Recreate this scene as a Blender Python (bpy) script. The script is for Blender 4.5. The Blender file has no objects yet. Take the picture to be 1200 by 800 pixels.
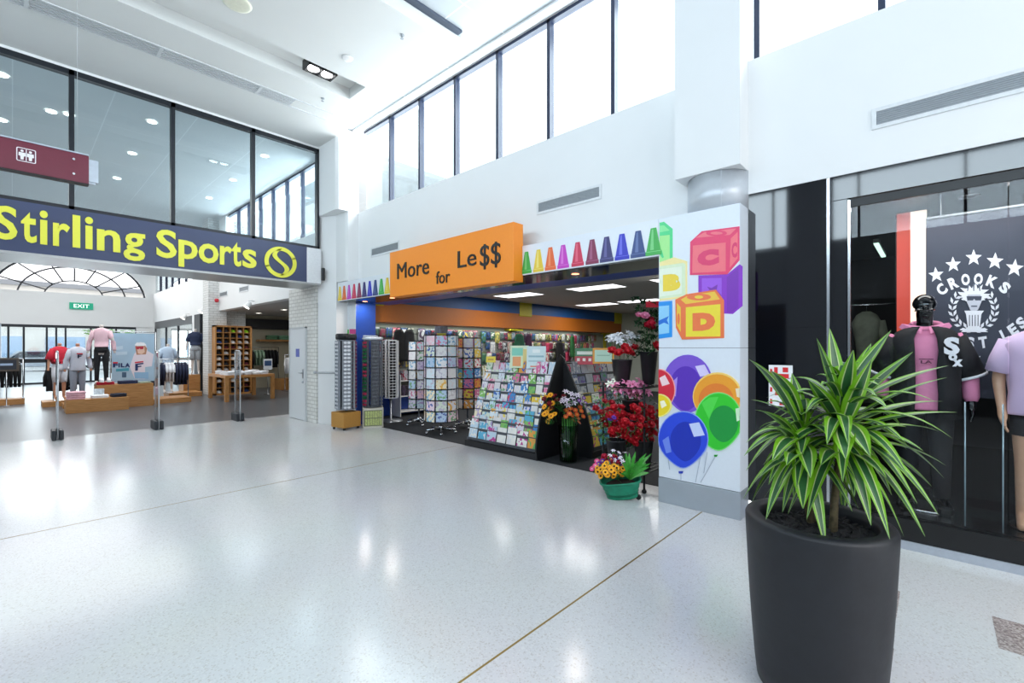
import bpy, math, random
from mathutils import Matrix, Vector
random.seed(7)
sc = bpy.context.scene
col = sc.collection
R = math.radians

# ------------------------------------------------------------------ camera
F_PX, HOR, YAW, CAM_H = 539.0, 407.5, R(47.4), 1.6
cd = bpy.data.cameras.new('camera'); cam = bpy.data.objects.new('camera', cd); col.objects.link(cam)
cd.sensor_width = 36; cd.lens = F_PX / 1200 * 36; cd.shift_y = (HOR - 400) / 1200
cd.clip_start = 0.05; cd.clip_end = 300
cam.location = (0, 0, CAM_H); cam.rotation_euler = (R(90), 0, -YAW)
sc.camera = cam

# ------------------------------------------------------------------ world and light
w = bpy.data.worlds.new('world'); sc.world = w; w.use_nodes = True
bg = w.node_tree.nodes['Background']; bg.inputs[0].default_value = (0.975, 0.98, 1.0, 1); bg.inputs[1].default_value = 2.4
sc.view_settings.view_transform = 'Standard'; sc.view_settings.look = 'None'
sc.view_settings.gamma = 1; sc.view_settings.use_curve_mapping = False
sc.view_settings.exposure = -0.27

def area(name, loc, size, power, direction, color=(1, 1, 1)):
    l = bpy.data.lights.new(name, 'AREA'); l.shape = 'RECTANGLE'; l.size, l.size_y = size; l.energy = power; l.color = color
    o = bpy.data.objects.new(name, l); col.objects.link(o); o.location = loc
    o.rotation_euler = Vector(direction).to_track_quat('-Z', 'Y').to_euler()
    return o
DAY = (0.985, 0.982, 1.0)
area('daylight_right', (5.6, 3.0, 5.3), (16, 1.8), 1150, (-1, 0, 0.0), DAY)
area('daylight_left', (-5.6, 3.0, 5.3), (16, 1.8), 1150, (1, 0, 0.0), (0.86, 0.92, 1.0))
area('fill_behind_camera', (0, -8, 7.0), (8, 8), 900, (0, 0.25, -1), DAY)  # unseen fill lamp added over the open roof behind the camera
area('daylight_store_right', (5.6, 14.5, 5.3), (7, 1.6), 500, (-1, 0, -0.3), DAY)
area('daylight_entrance', (0.5, 30.2, 3.0), (9, 5), 900, (0, -1, 0), DAY)
area('sport_store_ceiling_lamps', (1.0, 17, 5.7), (6, 8), 420, (0, 0, -1), (1, 0.98, 0.95))
area('sport_store_back_fill', (0.5, 24, 5.8), (6, 5), 350, (0, 0.1, -1), (1, 0.99, 0.97))  # fill lamp added to brighten the far wall, no fitting of its own
area('sport_store_bay_lamp', (6.6, 15.5, 2.85), (1.5, 4), 45, (0, 0, -1), (1, 0.97, 0.92))

# ------------------------------------------------------------------ materials
def lin(c):
    return tuple((x / 12.92 if x <= 0.04045 else ((x + 0.055) / 1.055) ** 2.4) for x in c)
def hx(h):
    h = h.lstrip('#'); return lin(tuple(int(h[i:i + 2], 16) / 255 for i in (0, 2, 4)))
MC = {}
def mat(c, rough=0.5, metal=0.0, spec=0.5, noise=0.04, scale=30, bump=0.0, emit=0.0, coat=0.0, ecol=None):
    """procedural principled material: the colour varies a little through a noise"""
    k = (c, rough, metal, spec, noise, scale, bump, emit, coat, ecol)
    if k in MC: return MC[k]
    m = bpy.data.materials.new('m_' + c.strip('#')); m.use_nodes = True
    nt = m.node_tree; b = nt.nodes['Principled BSDF']; L = nt.links
    rgb = hx(c)
    b.inputs['Roughness'].default_value = rough; b.inputs['Metallic'].default_value = metal
    b.inputs['Specular IOR Level'].default_value = spec; b.inputs['Coat Weight'].default_value = coat
    if noise > 0 or bump > 0:
        tc = nt.nodes.new('ShaderNodeTexCoord'); n = nt.nodes.new('ShaderNodeTexNoise'); n.inputs['Scale'].default_value = scale
        L.new(tc.outputs['Object'], n.inputs['Vector'])
        r = nt.nodes.new('ShaderNodeValToRGB')
        r.color_ramp.elements[0].position = 0.3; r.color_ramp.elements[1].position = 0.7
        r.color_ramp.elements[0].color = (*[x * (1 - noise) for x in rgb], 1)
        r.color_ramp.elements[1].color = (*[min(1, x * (1 + noise)) for x in rgb], 1)
        L.new(n.outputs['Fac'], r.inputs['Fac']); L.new(r.outputs['Color'], b.inputs['Base Color'])
        if bump > 0:
            bp = nt.nodes.new('ShaderNodeBump'); bp.inputs['Strength'].default_value = bump; bp.inputs['Distance'].default_value = 0.01
            L.new(n.outputs['Fac'], bp.inputs['Height']); L.new(bp.outputs['Normal'], b.inputs['Normal'])
    else:
        b.inputs['Base Color'].default_value = (*rgb, 1)
    if emit > 0:
        b.inputs['Emission Color'].default_value = (*(hx(ecol) if ecol else rgb), 1); b.inputs['Emission Strength'].default_value = emit
    MC[k] = m
    return m

def terrazzo(name, base, chips, rough=0.16, scale=90, amt=0.55):
    m = bpy.data.materials.new(name); m.use_nodes = True; nt = m.node_tree; L = nt.links; b = nt.nodes['Principled BSDF']
    tc = nt.nodes.new('ShaderNodeTexCoord')
    v = nt.nodes.new('ShaderNodeTexVoronoi'); v.inputs['Scale'].default_value = scale; L.new(tc.outputs['Object'], v.inputs['Vector'])
    sep = nt.nodes.new('ShaderNodeSeparateColor'); L.new(v.outputs['Color'], sep.inputs[0])
    r = nt.nodes.new('ShaderNodeValToRGB'); r.color_ramp.interpolation = 'CONSTANT'
    els = [(0.0, base)] + [(amt + (1 - amt) * i / len(chips), c) for i, c in enumerate(chips)]
    r.color_ramp.elements[0].color = (*hx(els[0][1]), 1); r.color_ramp.elements[0].position = 0
    r.color_ramp.elements[1].color = (*hx(els[1][1]), 1); r.color_ramp.elements[1].position = els[1][0]
    for p, c in els[2:]:
        e = r.color_ramp.elements.new(p); e.color = (*hx(c), 1)
    L.new(sep.outputs[0], r.inputs['Fac'])
    n = nt.nodes.new('ShaderNodeTexNoise'); n.inputs['Scale'].default_value = 0.7; L.new(tc.outputs['Object'], n.inputs['Vector'])
    mx = nt.nodes.new('ShaderNodeMix'); mx.data_type = 'RGBA'; mx.blend_type = 'MULTIPLY'; mx.inputs['Factor'].default_value = 0.12
    L.new(r.outputs['Color'], mx.inputs['A']); L.new(n.outputs['Color'], mx.inputs['B'])
    L.new(mx.outputs['Result'], b.inputs['Base Color'])
    b.inputs['Roughness'].default_value = rough; b.inputs['Specular IOR Level'].default_value = 0.5
    return m

def wood(name, c1, c2, axis='X', rough=0.45, scale=6):
    m = bpy.data.materials.new(name); m.use_nodes = True; nt = m.node_tree; L = nt.links; b = nt.nodes['Principled BSDF']
    tc = nt.nodes.new('ShaderNodeTexCoord'); mp = nt.nodes.new('ShaderNodeMapping'); L.new(tc.outputs['Object'], mp.inputs['Vector'])
    mp.inputs['Scale'].default_value = {'X': (1, 12, 12), 'Y': (12, 1, 12), 'Z': (12, 12, 1)}[axis]
    n = nt.nodes.new('ShaderNodeTexNoise'); n.inputs['Scale'].default_value = scale; n.inputs['Detail'].default_value = 4
    L.new(mp.outputs['Vector'], n.inputs['Vector'])
    r = nt.nodes.new('ShaderNodeValToRGB'); r.color_ramp.elements[0].position = 0.35; r.color_ramp.elements[1].position = 0.65
    r.color_ramp.elements[0].color = (*hx(c1), 1); r.color_ramp.elements[1].color = (*hx(c2), 1)
    L.new(n.outputs['Fac'], r.inputs['Fac']); L.new(r.outputs['Color'], b.inputs['Base Color'])
    b.inputs['Roughness'].default_value = rough
    return m

def brick(name, c1, c2, mortar, sx=2.2, axis='X', rough=0.6):
    """painted brickwork; axis names the horizontal direction the courses run"""
    m = bpy.data.materials.new(name); m.use_nodes = True; nt = m.node_tree; L = nt.links; b = nt.nodes['Principled BSDF']
    tc = nt.nodes.new('ShaderNodeTexCoord'); sp = nt.nodes.new('ShaderNodeSeparateXYZ'); cb = nt.nodes.new('ShaderNodeCombineXYZ')
    L.new(tc.outputs['Object'], sp.inputs[0])
    ad = nt.nodes.new('ShaderNodeMath'); ad.operation = 'ADD'; L.new(sp.outputs['X'], ad.inputs[0]); L.new(sp.outputs['Y'], ad.inputs[1])
    L.new(ad.outputs[0], cb.inputs['X']); L.new(sp.outputs['Z'], cb.inputs['Y'])
    t = nt.nodes.new('ShaderNodeTexBrick'); t.inputs['Scale'].default_value = sx; L.new(cb.outputs[0], t.inputs['Vector'])
    t.inputs['Color1'].default_value = (*hx(c1), 1); t.inputs['Color2'].default_value = (*hx(c2), 1); t.inputs['Mortar'].default_value = (*hx(mortar), 1)
    t.inputs['Mortar Size'].default_value = 0.02; t.inputs['Row Height'].default_value = 0.19; t.inputs['Brick Width'].default_value = 0.52
    L.new(t.outputs['Color'], b.inputs['Base Color'])
    bp = nt.nodes.new('ShaderNodeBump'); bp.inputs['Strength'].default_value = 0.5; bp.inputs['Distance'].default_value = 0.01; bp.invert = True
    L.new(t.outputs['Fac'], bp.inputs['Height']); L.new(bp.outputs['Normal'], b.inputs['Normal'])
    b.inputs['Roughness'].default_value = rough
    return m

def grid_mat(name, c, line, size=0.6, lw=0.012, rough=0.6, offx=0.0, offy=0.0):
    """flat colour with a square grid of lines (ceiling tiles, floor boards)"""
    m = bpy.data.materials.new(name); m.use_nodes = True; nt = m.node_tree; L = nt.links; b = nt.nodes['Principled BSDF']
    tc = nt.nodes.new('ShaderNodeTexCoord'); sp = nt.nodes.new('ShaderNodeSeparateXYZ'); L.new(tc.outputs['Object'], sp.inputs[0])
    sz = size if isinstance(size, tuple) else (size, size); outs = []
    for ax, s, of in (('X', sz[0], offx), ('Y', sz[1], offy)):
        a = nt.nodes.new('ShaderNodeMath'); a.operation = 'ADD'; a.inputs[1].default_value = of + 100 * s; L.new(sp.outputs[ax], a.inputs[0])
        d = nt.nodes.new('ShaderNodeMath'); d.operation = 'MODULO'; d.inputs[1].default_value = s; L.new(a.outputs[0], d.inputs[0])
        q = nt.nodes.new('ShaderNodeMath'); q.operation = 'LESS_THAN'; q.inputs[1].default_value = lw; L.new(d.outputs[0], q.inputs[0])
        outs.append(q)
    mm = nt.nodes.new('ShaderNodeMath'); mm.operation = 'MAXIMUM'; L.new(outs[0].outputs[0], mm.inputs[0]); L.new(outs[1].outputs[0], mm.inputs[1])
    mx = nt.nodes.new('ShaderNodeMix'); mx.data_type = 'RGBA'; L.new(mm.outputs[0], mx.inputs['Factor'])
    mx.inputs['A'].default_value = (*hx(c), 1); mx.inputs['B'].default_value = (*hx(line), 1)
    L.new(mx.outputs['Result'], b.inputs['Base Color']); b.inputs['Roughness'].default_value = rough
    return m

def print_mat(name, palette, inks):
    """printed card or pack: each object picks its ground colour and its blot colour by its own random number"""
    m = bpy.data.materials.new(name); m.use_nodes = True; nt = m.node_tree; L = nt.links; b = nt.nodes['Principled BSDF']
    oi = nt.nodes.new('ShaderNodeObjectInfo'); tc = nt.nodes.new('ShaderNodeTexCoord')
    def ramp(cols, src):
        r = nt.nodes.new('ShaderNodeValToRGB'); r.color_ramp.interpolation = 'CONSTANT'
        for i, c in enumerate(cols):
            e = r.color_ramp.elements[i] if i < 2 else r.color_ramp.elements.new(i / len(cols))
            e.position = i / len(cols); e.color = (*hx(c), 1)
        L.new(src, r.inputs['Fac']); return r
    base = ramp(palette, oi.outputs['Random'])
    f = nt.nodes.new('ShaderNodeMath'); f.operation = 'MULTIPLY'; f.inputs[1].default_value = 37.7; L.new(oi.outputs['Random'], f.inputs[0])
    fr = nt.nodes.new('ShaderNodeMath'); fr.operation = 'FRACT'; L.new(f.outputs[0], fr.inputs[0])
    ink = ramp(inks, fr.outputs[0])
    sc_ = nt.nodes.new('ShaderNodeVectorMath'); sc_.operation = 'ADD'; L.new(tc.outputs['Generated'], sc_.inputs[0])
    cb = nt.nodes.new('ShaderNodeCombineXYZ'); f2 = nt.nodes.new('ShaderNodeMath'); f2.operation = 'MULTIPLY'; f2.inputs[1].default_value = 93.0
    L.new(oi.outputs['Random'], f2.inputs[0]); L.new(f2.outputs[0], cb.inputs['X']); L.new(f2.outputs[0], cb.inputs['Z']); L.new(cb.outputs[0], sc_.inputs[1])
    n = nt.nodes.new('ShaderNodeTexNoise'); n.inputs['Scale'].default_value = 3.2; n.inputs['Detail'].default_value = 1; L.new(sc_.outputs[0], n.inputs['Vector'])
    g = nt.nodes.new('ShaderNodeMath'); g.operation = 'GREATER_THAN'; g.inputs[1].default_value = 0.55; L.new(n.outputs['Fac'], g.inputs[0])
    mx = nt.nodes.new('ShaderNodeMix'); mx.data_type = 'RGBA'; L.new(g.outputs[0], mx.inputs['Factor'])
    L.new(base.outputs['Color'], mx.inputs['A']); L.new(ink.outputs['Color'], mx.inputs['B'])
    L.new(mx.outputs['Result'], b.inputs['Base Color']); b.inputs['Roughness'].default_value = 0.45
    return m

def glass(name, tint=(0.9, 0.95, 0.97), refl=0.12):
    m = bpy.data.materials.new(name); m.use_nodes = True; nt = m.node_tree; L = nt.links
    nt.nodes.remove(nt.nodes['Principled BSDF']); out = nt.nodes['Material Output']
    t = nt.nodes.new('ShaderNodeBsdfTransparent'); t.inputs[0].default_value = (*tint, 1)
    g = nt.nodes.new('ShaderNodeBsdfGlossy'); g.inputs['Roughness'].default_value = 0.0
    fr = nt.nodes.new('ShaderNodeFresnel'); fr.inputs['IOR'].default_value = 1.5
    ad = nt.nodes.new('ShaderNodeMath'); ad.operation = 'ADD'; ad.inputs[1].default_value = refl; ad.use_clamp = True
    L.new(fr.outputs[0], ad.inputs[0])
    ge = nt.nodes.new('ShaderNodeNewGeometry'); io = nt.nodes.new('ShaderNodeMath'); io.operation = 'MULTIPLY_ADD'   # same reflectance from both sides of a pane
    io.inputs[1].default_value = 1 / 1.5 - 1.5; io.inputs[2].default_value = 1.5; L.new(ge.outputs['Backfacing'], io.inputs[0]); L.new(io.outputs[0], fr.inputs['IOR'])
    mx = nt.nodes.new('ShaderNodeMixShader'); L.new(ad.outputs[0], mx.inputs[0]); L.new(t.outputs[0], mx.inputs[1]); L.new(g.outputs[0], mx.inputs[2])
    L.new(mx.outputs[0], out.inputs['Surface'])
    return m

WHITE = mat('#E9EAEA', 0.6, noise=0.01, scale=2)
CEIL = mat('#E4E5E3', 0.7, noise=0.01, scale=2)
BLACK = mat('#0E0F12', 0.4, noise=0.02)
FRAME = mat('#1B2028', 0.35, noise=0.02)
CHROME = mat('#C9CCD0', 0.2, metal=1.0, noise=0.01)
STEEL = mat('#A9AEB4', 0.35, metal=0.9, noise=0.03, scale=8)
TIMBER = wood('oak_laminate', '#A9743D', '#C08A50', 'X')
GLASS = glass('window_glass', (0.88, 0.94, 0.96), 0.03)
SHOPGLASS = glass('shop_window_glass', (0.93, 0.95, 0.96), -0.02)
CLEAR = glass('acrylic', (0.86, 0.9, 0.92), 0.06)

# ------------------------------------------------------------------ mesh builder
def fx(x, y, z):   # frame on a face that looks towards -x: u runs to the viewer's right (-y), v up
    return Matrix(((0, 0, -1, x), (-1, 0, 0, y), (0, 1, 0, z), (0, 0, 0, 1)))
def fy(x, y, z):   # frame on a face that looks towards -y: u runs along +x, v up
    return Matrix(((1, 0, 0, x), (0, 0, -1, y), (0, 1, 0, z), (0, 0, 0, 1)))
def T(x=0, y=0, z=0): return Matrix.Translation((x, y, z))
def RZ(a): return Matrix.Rotation(a, 4, 'Z')
def RX(a): return Matrix.Rotation(a, 4, 'X')
def RY(a): return Matrix.Rotation(a, 4, 'Y')
def SC(x, y, z): return Matrix.Diagonal((x, y, z, 1))
FW = Vector((math.sin(YAW), math.cos(YAW), 0)); RT = Vector((math.cos(YAW), -math.sin(YAW), 0))
def at(px, py, **k):
    """point of the place seen at a pixel of the 1200x800 photograph, on the plane x=, y=, z= or at depth d="""
    d = FW + RT * ((px - 600) / F_PX) + Vector((0, 0, 1)) * (-(py - HOR) / F_PX)
    (ax, v), = k.items()
    if ax == 'd': return Vector((0, 0, CAM_H)) + d * v
    i = 'xyz'.index(ax); o = (0, 0, CAM_H)[i]
    return Vector((0, 0, CAM_H)) + d * ((v - o) / d[i])

class MB:
    def __init__(s): s.v = []; s.f = []; s.m = []; s.sm = []
    def add(s, vs, fs, m=0, smooth=False, M=None):
        o = len(s.v); s.v += [tuple(M @ Vector(p)) if M is not None else tuple(p) for p in vs]
        s.f += [tuple(i + o for i in f) for f in fs]; s.m += [m] * len(fs); s.sm += [smooth] * len(fs); return s
    def box(s, x0, x1, y0, y1, z0, z1, m=0, M=None):
        vs = [(x0, y0, z0), (x1, y0, z0), (x1, y1, z0), (x0, y1, z0), (x0, y0, z1), (x1, y0, z1), (x1, y1, z1), (x0, y1, z1)]
        return s.add(vs, [(3, 2, 1, 0), (4, 5, 6, 7), (0, 1, 5, 4), (1, 2, 6, 5), (2, 3, 7, 6), (3, 0, 4, 7)], m, False, M)
    def bbox(s, x0, x1, y0, y1, z0, z1, b=0.01, m=0, M=None):
        """box with its upright edges and its top rounded off"""
        def ring(d, z): 
            return [(x0 + d + b, y0 + d, z), (x1 - d - b, y0 + d, z), (x1 - d, y0 + d + b, z), (x1 - d, y1 - d - b, z), (x1 - d - b, y1 - d, z), (x0 + d + b, y1 - d, z), (x0 + d, y1 - d - b, z), (x0 + d, y0 + d + b, z)]
        return s.loft([ring(b * .5, z0), ring(0, z0 + b), ring(0, z1 - b), ring(b * .7, z1)], m, False, M=M)
    def loft(s, rings, m=0, smooth=True, caps=True, M=None, closed=True):
        n = len(rings[0]); vs = [p for r in rings for p in r]; fs = []
        for i in range(len(rings) - 1):
            for j in range(n if closed else n - 1):
                k = (j + 1) % n; fs.append((i * n + j, i * n + k, (i + 1) * n + k, (i + 1) * n + j))
        s.add(vs, fs, m, smooth, M)
        if caps and closed:
            o = len(s.v) - len(vs)
            s.f += [tuple(o + j for j in range(n))[::-1], tuple(o + (len(rings) - 1) * n + j for j in range(n))]; s.m += [m, m]; s.sm += [False, False]
        return s
    def lathe(s, prof, n=24, m=0, smooth=True, caps=True, M=None, sx=1, sy=1):
        return s.loft([[(r * math.cos(2 * math.pi * j / n) * sx, r * math.sin(2 * math.pi * j / n) * sy, z) for j in range(n)] for r, z in prof], m, smooth, caps, M)
    def tube(s, pts, r, n=8, m=0, smooth=True, caps=True, M=None):
        pts = [Vector(p) for p in pts]; rr = r if isinstance(r, (list, tuple)) else [r] * len(pts); rings = []
        up = Vector((0, 0, 1))
        for i, p in enumerate(pts):
            d = (pts[min(i + 1, len(pts) - 1)] - pts[max(i - 1, 0)]).normalized()
            a = d.cross(up if abs(d.z) < 0.95 else Vector((0, 1, 0))).normalized(); b = d.cross(a)
            q = rr[i] if isinstance(rr[i], (tuple, list)) else (rr[i], rr[i])
            rings.append([tuple(p + a * q[0] * math.cos(t) + b * q[1] * math.sin(t)) for t in [2 * math.pi * j / n for j in range(n)]])
        return s.loft(rings, m, smooth, caps, M)
    def ball(s, c, r, n=10, k=6, m=0, M=None):
        r = r if isinstance(r, (tuple, list)) else (r, r, r)
        rings = []
        for i in range(k + 1):
            a = -math.pi / 2 + math.pi * i / k; q = max(math.cos(a), 0.02)
            rings.append([(c[0] + r[0] * q * math.cos(2 * math.pi * j / n), c[1] + r[1] * q * math.sin(2 * math.pi * j / n), c[2] + r[2] * math.sin(a)) for j in range(n)])
        return s.loft(rings, m, True, True, M)
    def prism(s, poly, z0, z1, m=0, M=None):
        """a 2-D outline raised from z0 to z1 of the frame M"""
        ar = sum(poly[i][0] * poly[(i + 1) % len(poly)][1] - poly[(i + 1) % len(poly)][0] * poly[i][1] for i in range(len(poly)))
        if ar < 0: poly = poly[::-1]
        n = len(poly); vs = [(p[0], p[1], z0) for p in poly] + [(p[0], p[1], z1) for p in poly]
        fs = [tuple(range(n))[::-1], tuple(range(n, 2 * n))] + [(i, (i + 1) % n, n + (i + 1) % n, n + i) for i in range(n)]
        return s.add(vs, fs, m, False, M)
    def build(s, name, mats, parent=None, bevel=0):
        me = bpy.data.meshes.new(name); me.from_pydata(s.v, [], s.f)
        mats = mats if isinstance(mats, (list, tuple)) else [mats]
        for a in mats: me.materials.append(a)
        me.polygons.foreach_set('material_index', s.m); me.polygons.foreach_set('use_smooth', s.sm); me.update()
        o = bpy.data.objects.new(name, me); col.objects.link(o)
        if parent is not None: o.parent = parent
        if bevel:
            b = o.modifiers.new('bevel', 'BEVEL'); b.width = bevel; b.segments = 2; b.limit_method = 'ANGLE'; b.angle_limit = R(40)
        return o

def ell(cx, cz, rx, rz, n=28, a0=0, a1=2 * math.pi):
    full = abs(a1 - a0 - 2 * math.pi) < 1e-6
    return [(cx + rx * math.cos(a0 + (a1 - a0) * i / (n if full else n - 1)), cz + rz * math.sin(a0 + (a1 - a0) * i / (n if full else n - 1))) for i in range(n)]
def band(cx, cz, r0, r1, a0, a1, n=20):
    return [(cx + r1 * math.cos(a0 + (a1 - a0) * i / n), cz + r1 * math.sin(a0 + (a1 - a0) * i / n)) for i in range(n + 1)] + \
           [(cx + r0 * math.cos(a1 + (a0 - a1) * i / n), cz + r0 * math.sin(a1 + (a0 - a1) * i / n)) for i in range(n + 1)]

TXT = {}
def text_geo(s, bold=0.0):
    k = (s, bold)
    if k in TXT: return TXT[k]
    cu = bpy.data.curves.new('t', 'FONT'); cu.body = s; cu.size = 1; cu.offset = bold; cu.extrude = 0.5; cu.resolution_u = 3
    o = bpy.data.objects.new('t', cu); col.objects.link(o)
    dg = bpy.context.evaluated_depsgraph_get(); dg.update()
    me = bpy.data.meshes.new_from_object(o.evaluated_get(dg))
    vs = [tuple(v.co) for v in me.vertices]; fs = [tuple(p.vertices) for p in me.polygons]
    bpy.data.objects.remove(o); bpy.data.curves.remove(cu); bpy.data.meshes.remove(me)
    TXT[k] = (vs, fs); return TXT[k]
def text(mb, s, M, x0, x1, z0, z1, t0=0.0, t1=0.004, m=0, bold=0.0):
    """lettering fitted into the rectangle x0..x1, z0..z1 of the frame M, raised from t0 to t1"""
    vs, fs = text_geo(s, bold)
    a0 = min(v[0] for v in vs); a1 = max(v[0] for v in vs); b0 = min(v[1] for v in vs); b1 = max(v[1] for v in vs)
    out = [(x0 + (v[0] - a0) / (a1 - a0) * (x1 - x0), z0 + (v[1] - b0) / (b1 - b0) * (z1 - z0), t0 if v[2] < 0 else t1) for v in vs]
    mb.add(out, fs, m, False, M)

# ------------------------------------------------------------------ things, parts, copies
def tag(o, label, cat, group=None, kind=None):
    o['label'] = label; o['category'] = cat
    if group: o['group'] = group
    if kind: o['kind'] = kind
    return o
def thing(name, label, cat, loc=(0, 0, 0), rz=0, group=None):
    o = bpy.data.objects.new(name, None); col.objects.link(o); o.empty_display_size = 0.1
    o.location = loc; o.rotation_euler = (0, 0, rz)
    return tag(o, label, cat, group)
def struct(name, mb, mats, parent=None, bevel=0):
    o = mb.build(name, mats, parent, bevel)
    if parent is None: o['kind'] = 'structure'
    return o
KIDS = {}
def copy_tree(o, parent=None):
    if o.name not in KIDS: KIDS[o.name] = [c for c in o.children]
    c = o.copy(); col.objects.link(c); c.parent = parent
    for ch in KIDS[o.name]: copy_tree(ch, c)
    return c
ORD = ['first', 'second', 'third', 'fourth', 'fifth', 'sixth', 'seventh', 'eighth', 'ninth', 'tenth', 'eleventh', 'twelfth', 'thirteenth',
       'fourteenth', 'fifteenth', 'sixteenth', 'seventeenth', 'eighteenth', 'nineteenth', 'twentieth', 'twenty-first', 'twenty-second', 'twenty-third', 'twenty-fourth']
# ================================================================== THE SETTING
FLOOR = terrazzo('pale_terrazzo', '#D3D4D6', ['#CBCBCC', '#DADBDB', '#C4C2C0'], 0.17, 130, 0.75)
INSET = terrazzo('pink_grey_terrazzo', '#9D9190', ['#AFA4A2', '#857A79', '#BDB4B0'], 0.2, 110, 0.35)
BRASS = mat('#8C7638', 0.4, metal=0.6)
VINYL = grid_mat('grey_vinyl_boards', '#585C62', '#4C5056', (1.8, 0.3), 0.008, 0.3)
CARPET = mat('#24272C', 0.9, noise=0.25, scale=60)
XR = 4.82            # plane of the right wall
YS = 9.4             # front of the sports store sign

fl = MB(); fl.box(-4.6, 5.05, -12, 11.47, -0.1, 0); struct('floor', fl, FLOOR)
g = MB(); g.box(-4.6, 4.56, 1.668, 1.68, -0.05, 0.001); g.box(-4.6, 4.9, 5.745, 5.755, -0.05, 0.001); struct('trim_1', g, BRASS)
g = MB()
for x0, x1, y0, y1 in ((3.56, 3.96, -0.65, -0.25), (3.56, 3.95, 0.168, 0.56), (2.78, 3.177, 0.16, 0.55), (2.78, 3.177, -0.65, -0.25), (3.56, 3.95, -1.46, -1.06)):
    g.box(x0, x1, y0, y1, -0.05, 0.0012)
struct('trim_2', g, INSET)
g = MB(); g.box(-6, 9, 11.47, 29.0, -0.1, 0); struct('floor_sports_store', g, VINYL)
g = MB(); g.box(5.05, 16, 1.6, 9.55, -0.1, 0.004); struct('floor_card_shop', g, CARPET)

# mall ceiling: tiles, and the lower plaster ceiling with its long slot
TILE = grid_mat('ceiling_tiles', '#C7CDD2', '#EEF0F1', (0.6, 1.2), 0.02, 0.7, 0.27, 0.35)
g = MB(); g.box(-4.6, 5.0, -4, 9.4, 6.02, 6.12); struct('ceiling', g, TILE)
g = MB()
g.box(-4.6, 4.36, 4.93, 6.75, 5.80, 5.98); g.box(-4.6, 4.36, 7.28, 9.5, 5.80, 5.98); g.box(3.86, 4.36, 6.75, 7.28, 5.80, 5.98)
g.box(-4.6, -2.2, 6.75, 7.28, 5.80, 5.98); g.box(-2.3, 4.0, 6.70, 7.33, 5.98, 6.012)
struct('ceiling_bulkhead', g, CEIL)
g = MB(); g.box(4.68, 4.81, -12, 8.7, 5.985, 6.018); struct('trim_3', g, WHITE)
g = MB(); g.box(-4.6, 4.24, 4.84, 4.93, 5.985, 6.018); struct('shade_strip', g, mat('#4A5262', 0.5))  # dark strip painted as the shade above the bulkhead edge
g = MB(); g.box(-6, 9, 9.56, 29, 6.0, 6.1); struct('ceiling_sports_store', g, grid_mat('store_ceiling_boards', '#CDD3D6', '#E2E6E8', (1.2, 2.4), 0.015, 0.6))

# right wall
g = MB()
g.box(XR, 5.05, -12, 1.33, 3.083, 4.37); g.box(XR, 5.05, 1.33, 9.15, 2.62, 4.37); g.box(XR, 5.05, -12, 29, 5.985, 6.2)
g.box(XR, 5.05, 9.63, 29, 2.88, 4.30); g.box(XR, 5.05, 9.63, 10.7, 4.30, 5.985); g.box(XR, 5.05, 17.35, 18.8, 4.30, 5.985)
g.box(XR, 5.05, 21.0, 21.6, 0, 2.88); g.box(XR, 5.05, 28.6, 29, 0, 2.88); g.box(XR, 5.05, -12, -3.2, 0, 3.083)
struct('wall_right', g, WHITE)
# plaster corner between the card shop and the sports store
g = MB()
g.prism([(4.36, 9.62), (4.36, 8.80), (4.40, 8.72), (4.82, 8.72), (4.82, 9.62)], 4.36, 6.0)
g.prism([(4.38, 9.60), (4.57, 9.17), (4.575, 8.80), (4.60, 8.73), (4.82, 8.73), (4.82, 9.60)], 2.96, 4.36)
g.prism([(4.38, 9.60), (4.57, 9.17), (4.82, 9.17), (4.82, 9.60)], 0, 2.96)
struct('wall_corner', g, WHITE)
g = MB(); g.tube([(4.355, 9.66, 1.08), (4.40, 9.50, 1.08), (4.545, 9.17, 1.08)], 0.018, 8); g.ball((4.34, 9.66, 1.08), 0.035)
tag(g.build('bump_rail', mat('#B9BDC1', 0.4, metal=0.4)), 'thin grey bump rail across the white wall left of the card shop', 'rail')
g = MB(); g.box(4.36, 4.82, 9.62, 11.05, 0, 2.93); struct('wall_brick', g, brick('white_painted_brick', '#E6E6E2', '#DCDCD7', '#BFBFBA', 2.4))
# staff door in the brick
g = MB(); g.box(4.335, 4.36, 10.12, 10.92, 0.01, 2.03); d = struct('door_1', g, mat('#D9DDE0', 0.45, noise=0.01))
g = MB(); g.box(4.325, 4.362, 10.09, 10.12, 0, 2.06); g.box(4.325, 4.362, 10.92, 10.95, 0, 2.06); g.box(4.325, 4.362, 10.09, 10.95, 2.03, 2.06); g.build('door_frame', mat('#C6CACC', 0.5), d)
g = MB(); g.box(4.325, 4.335, 10.20, 10.25, 0.93, 1.13); g.tube([(4.33, 10.225, 1.05), (4.28, 10.225, 1.05), (4.28, 10.34, 1.05)], 0.010); g.ball((4.325, 10.225, 0.85), 0.025); g.build('door_handle', STEEL, d)
g = MB(); g.box(4.330, 4.336, 10.42, 10.60, 1.40, 1.58); g2 = g; g.build('notice', mat('#5B67B8', 0.5, noise=0.3, scale=60), d)
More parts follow.
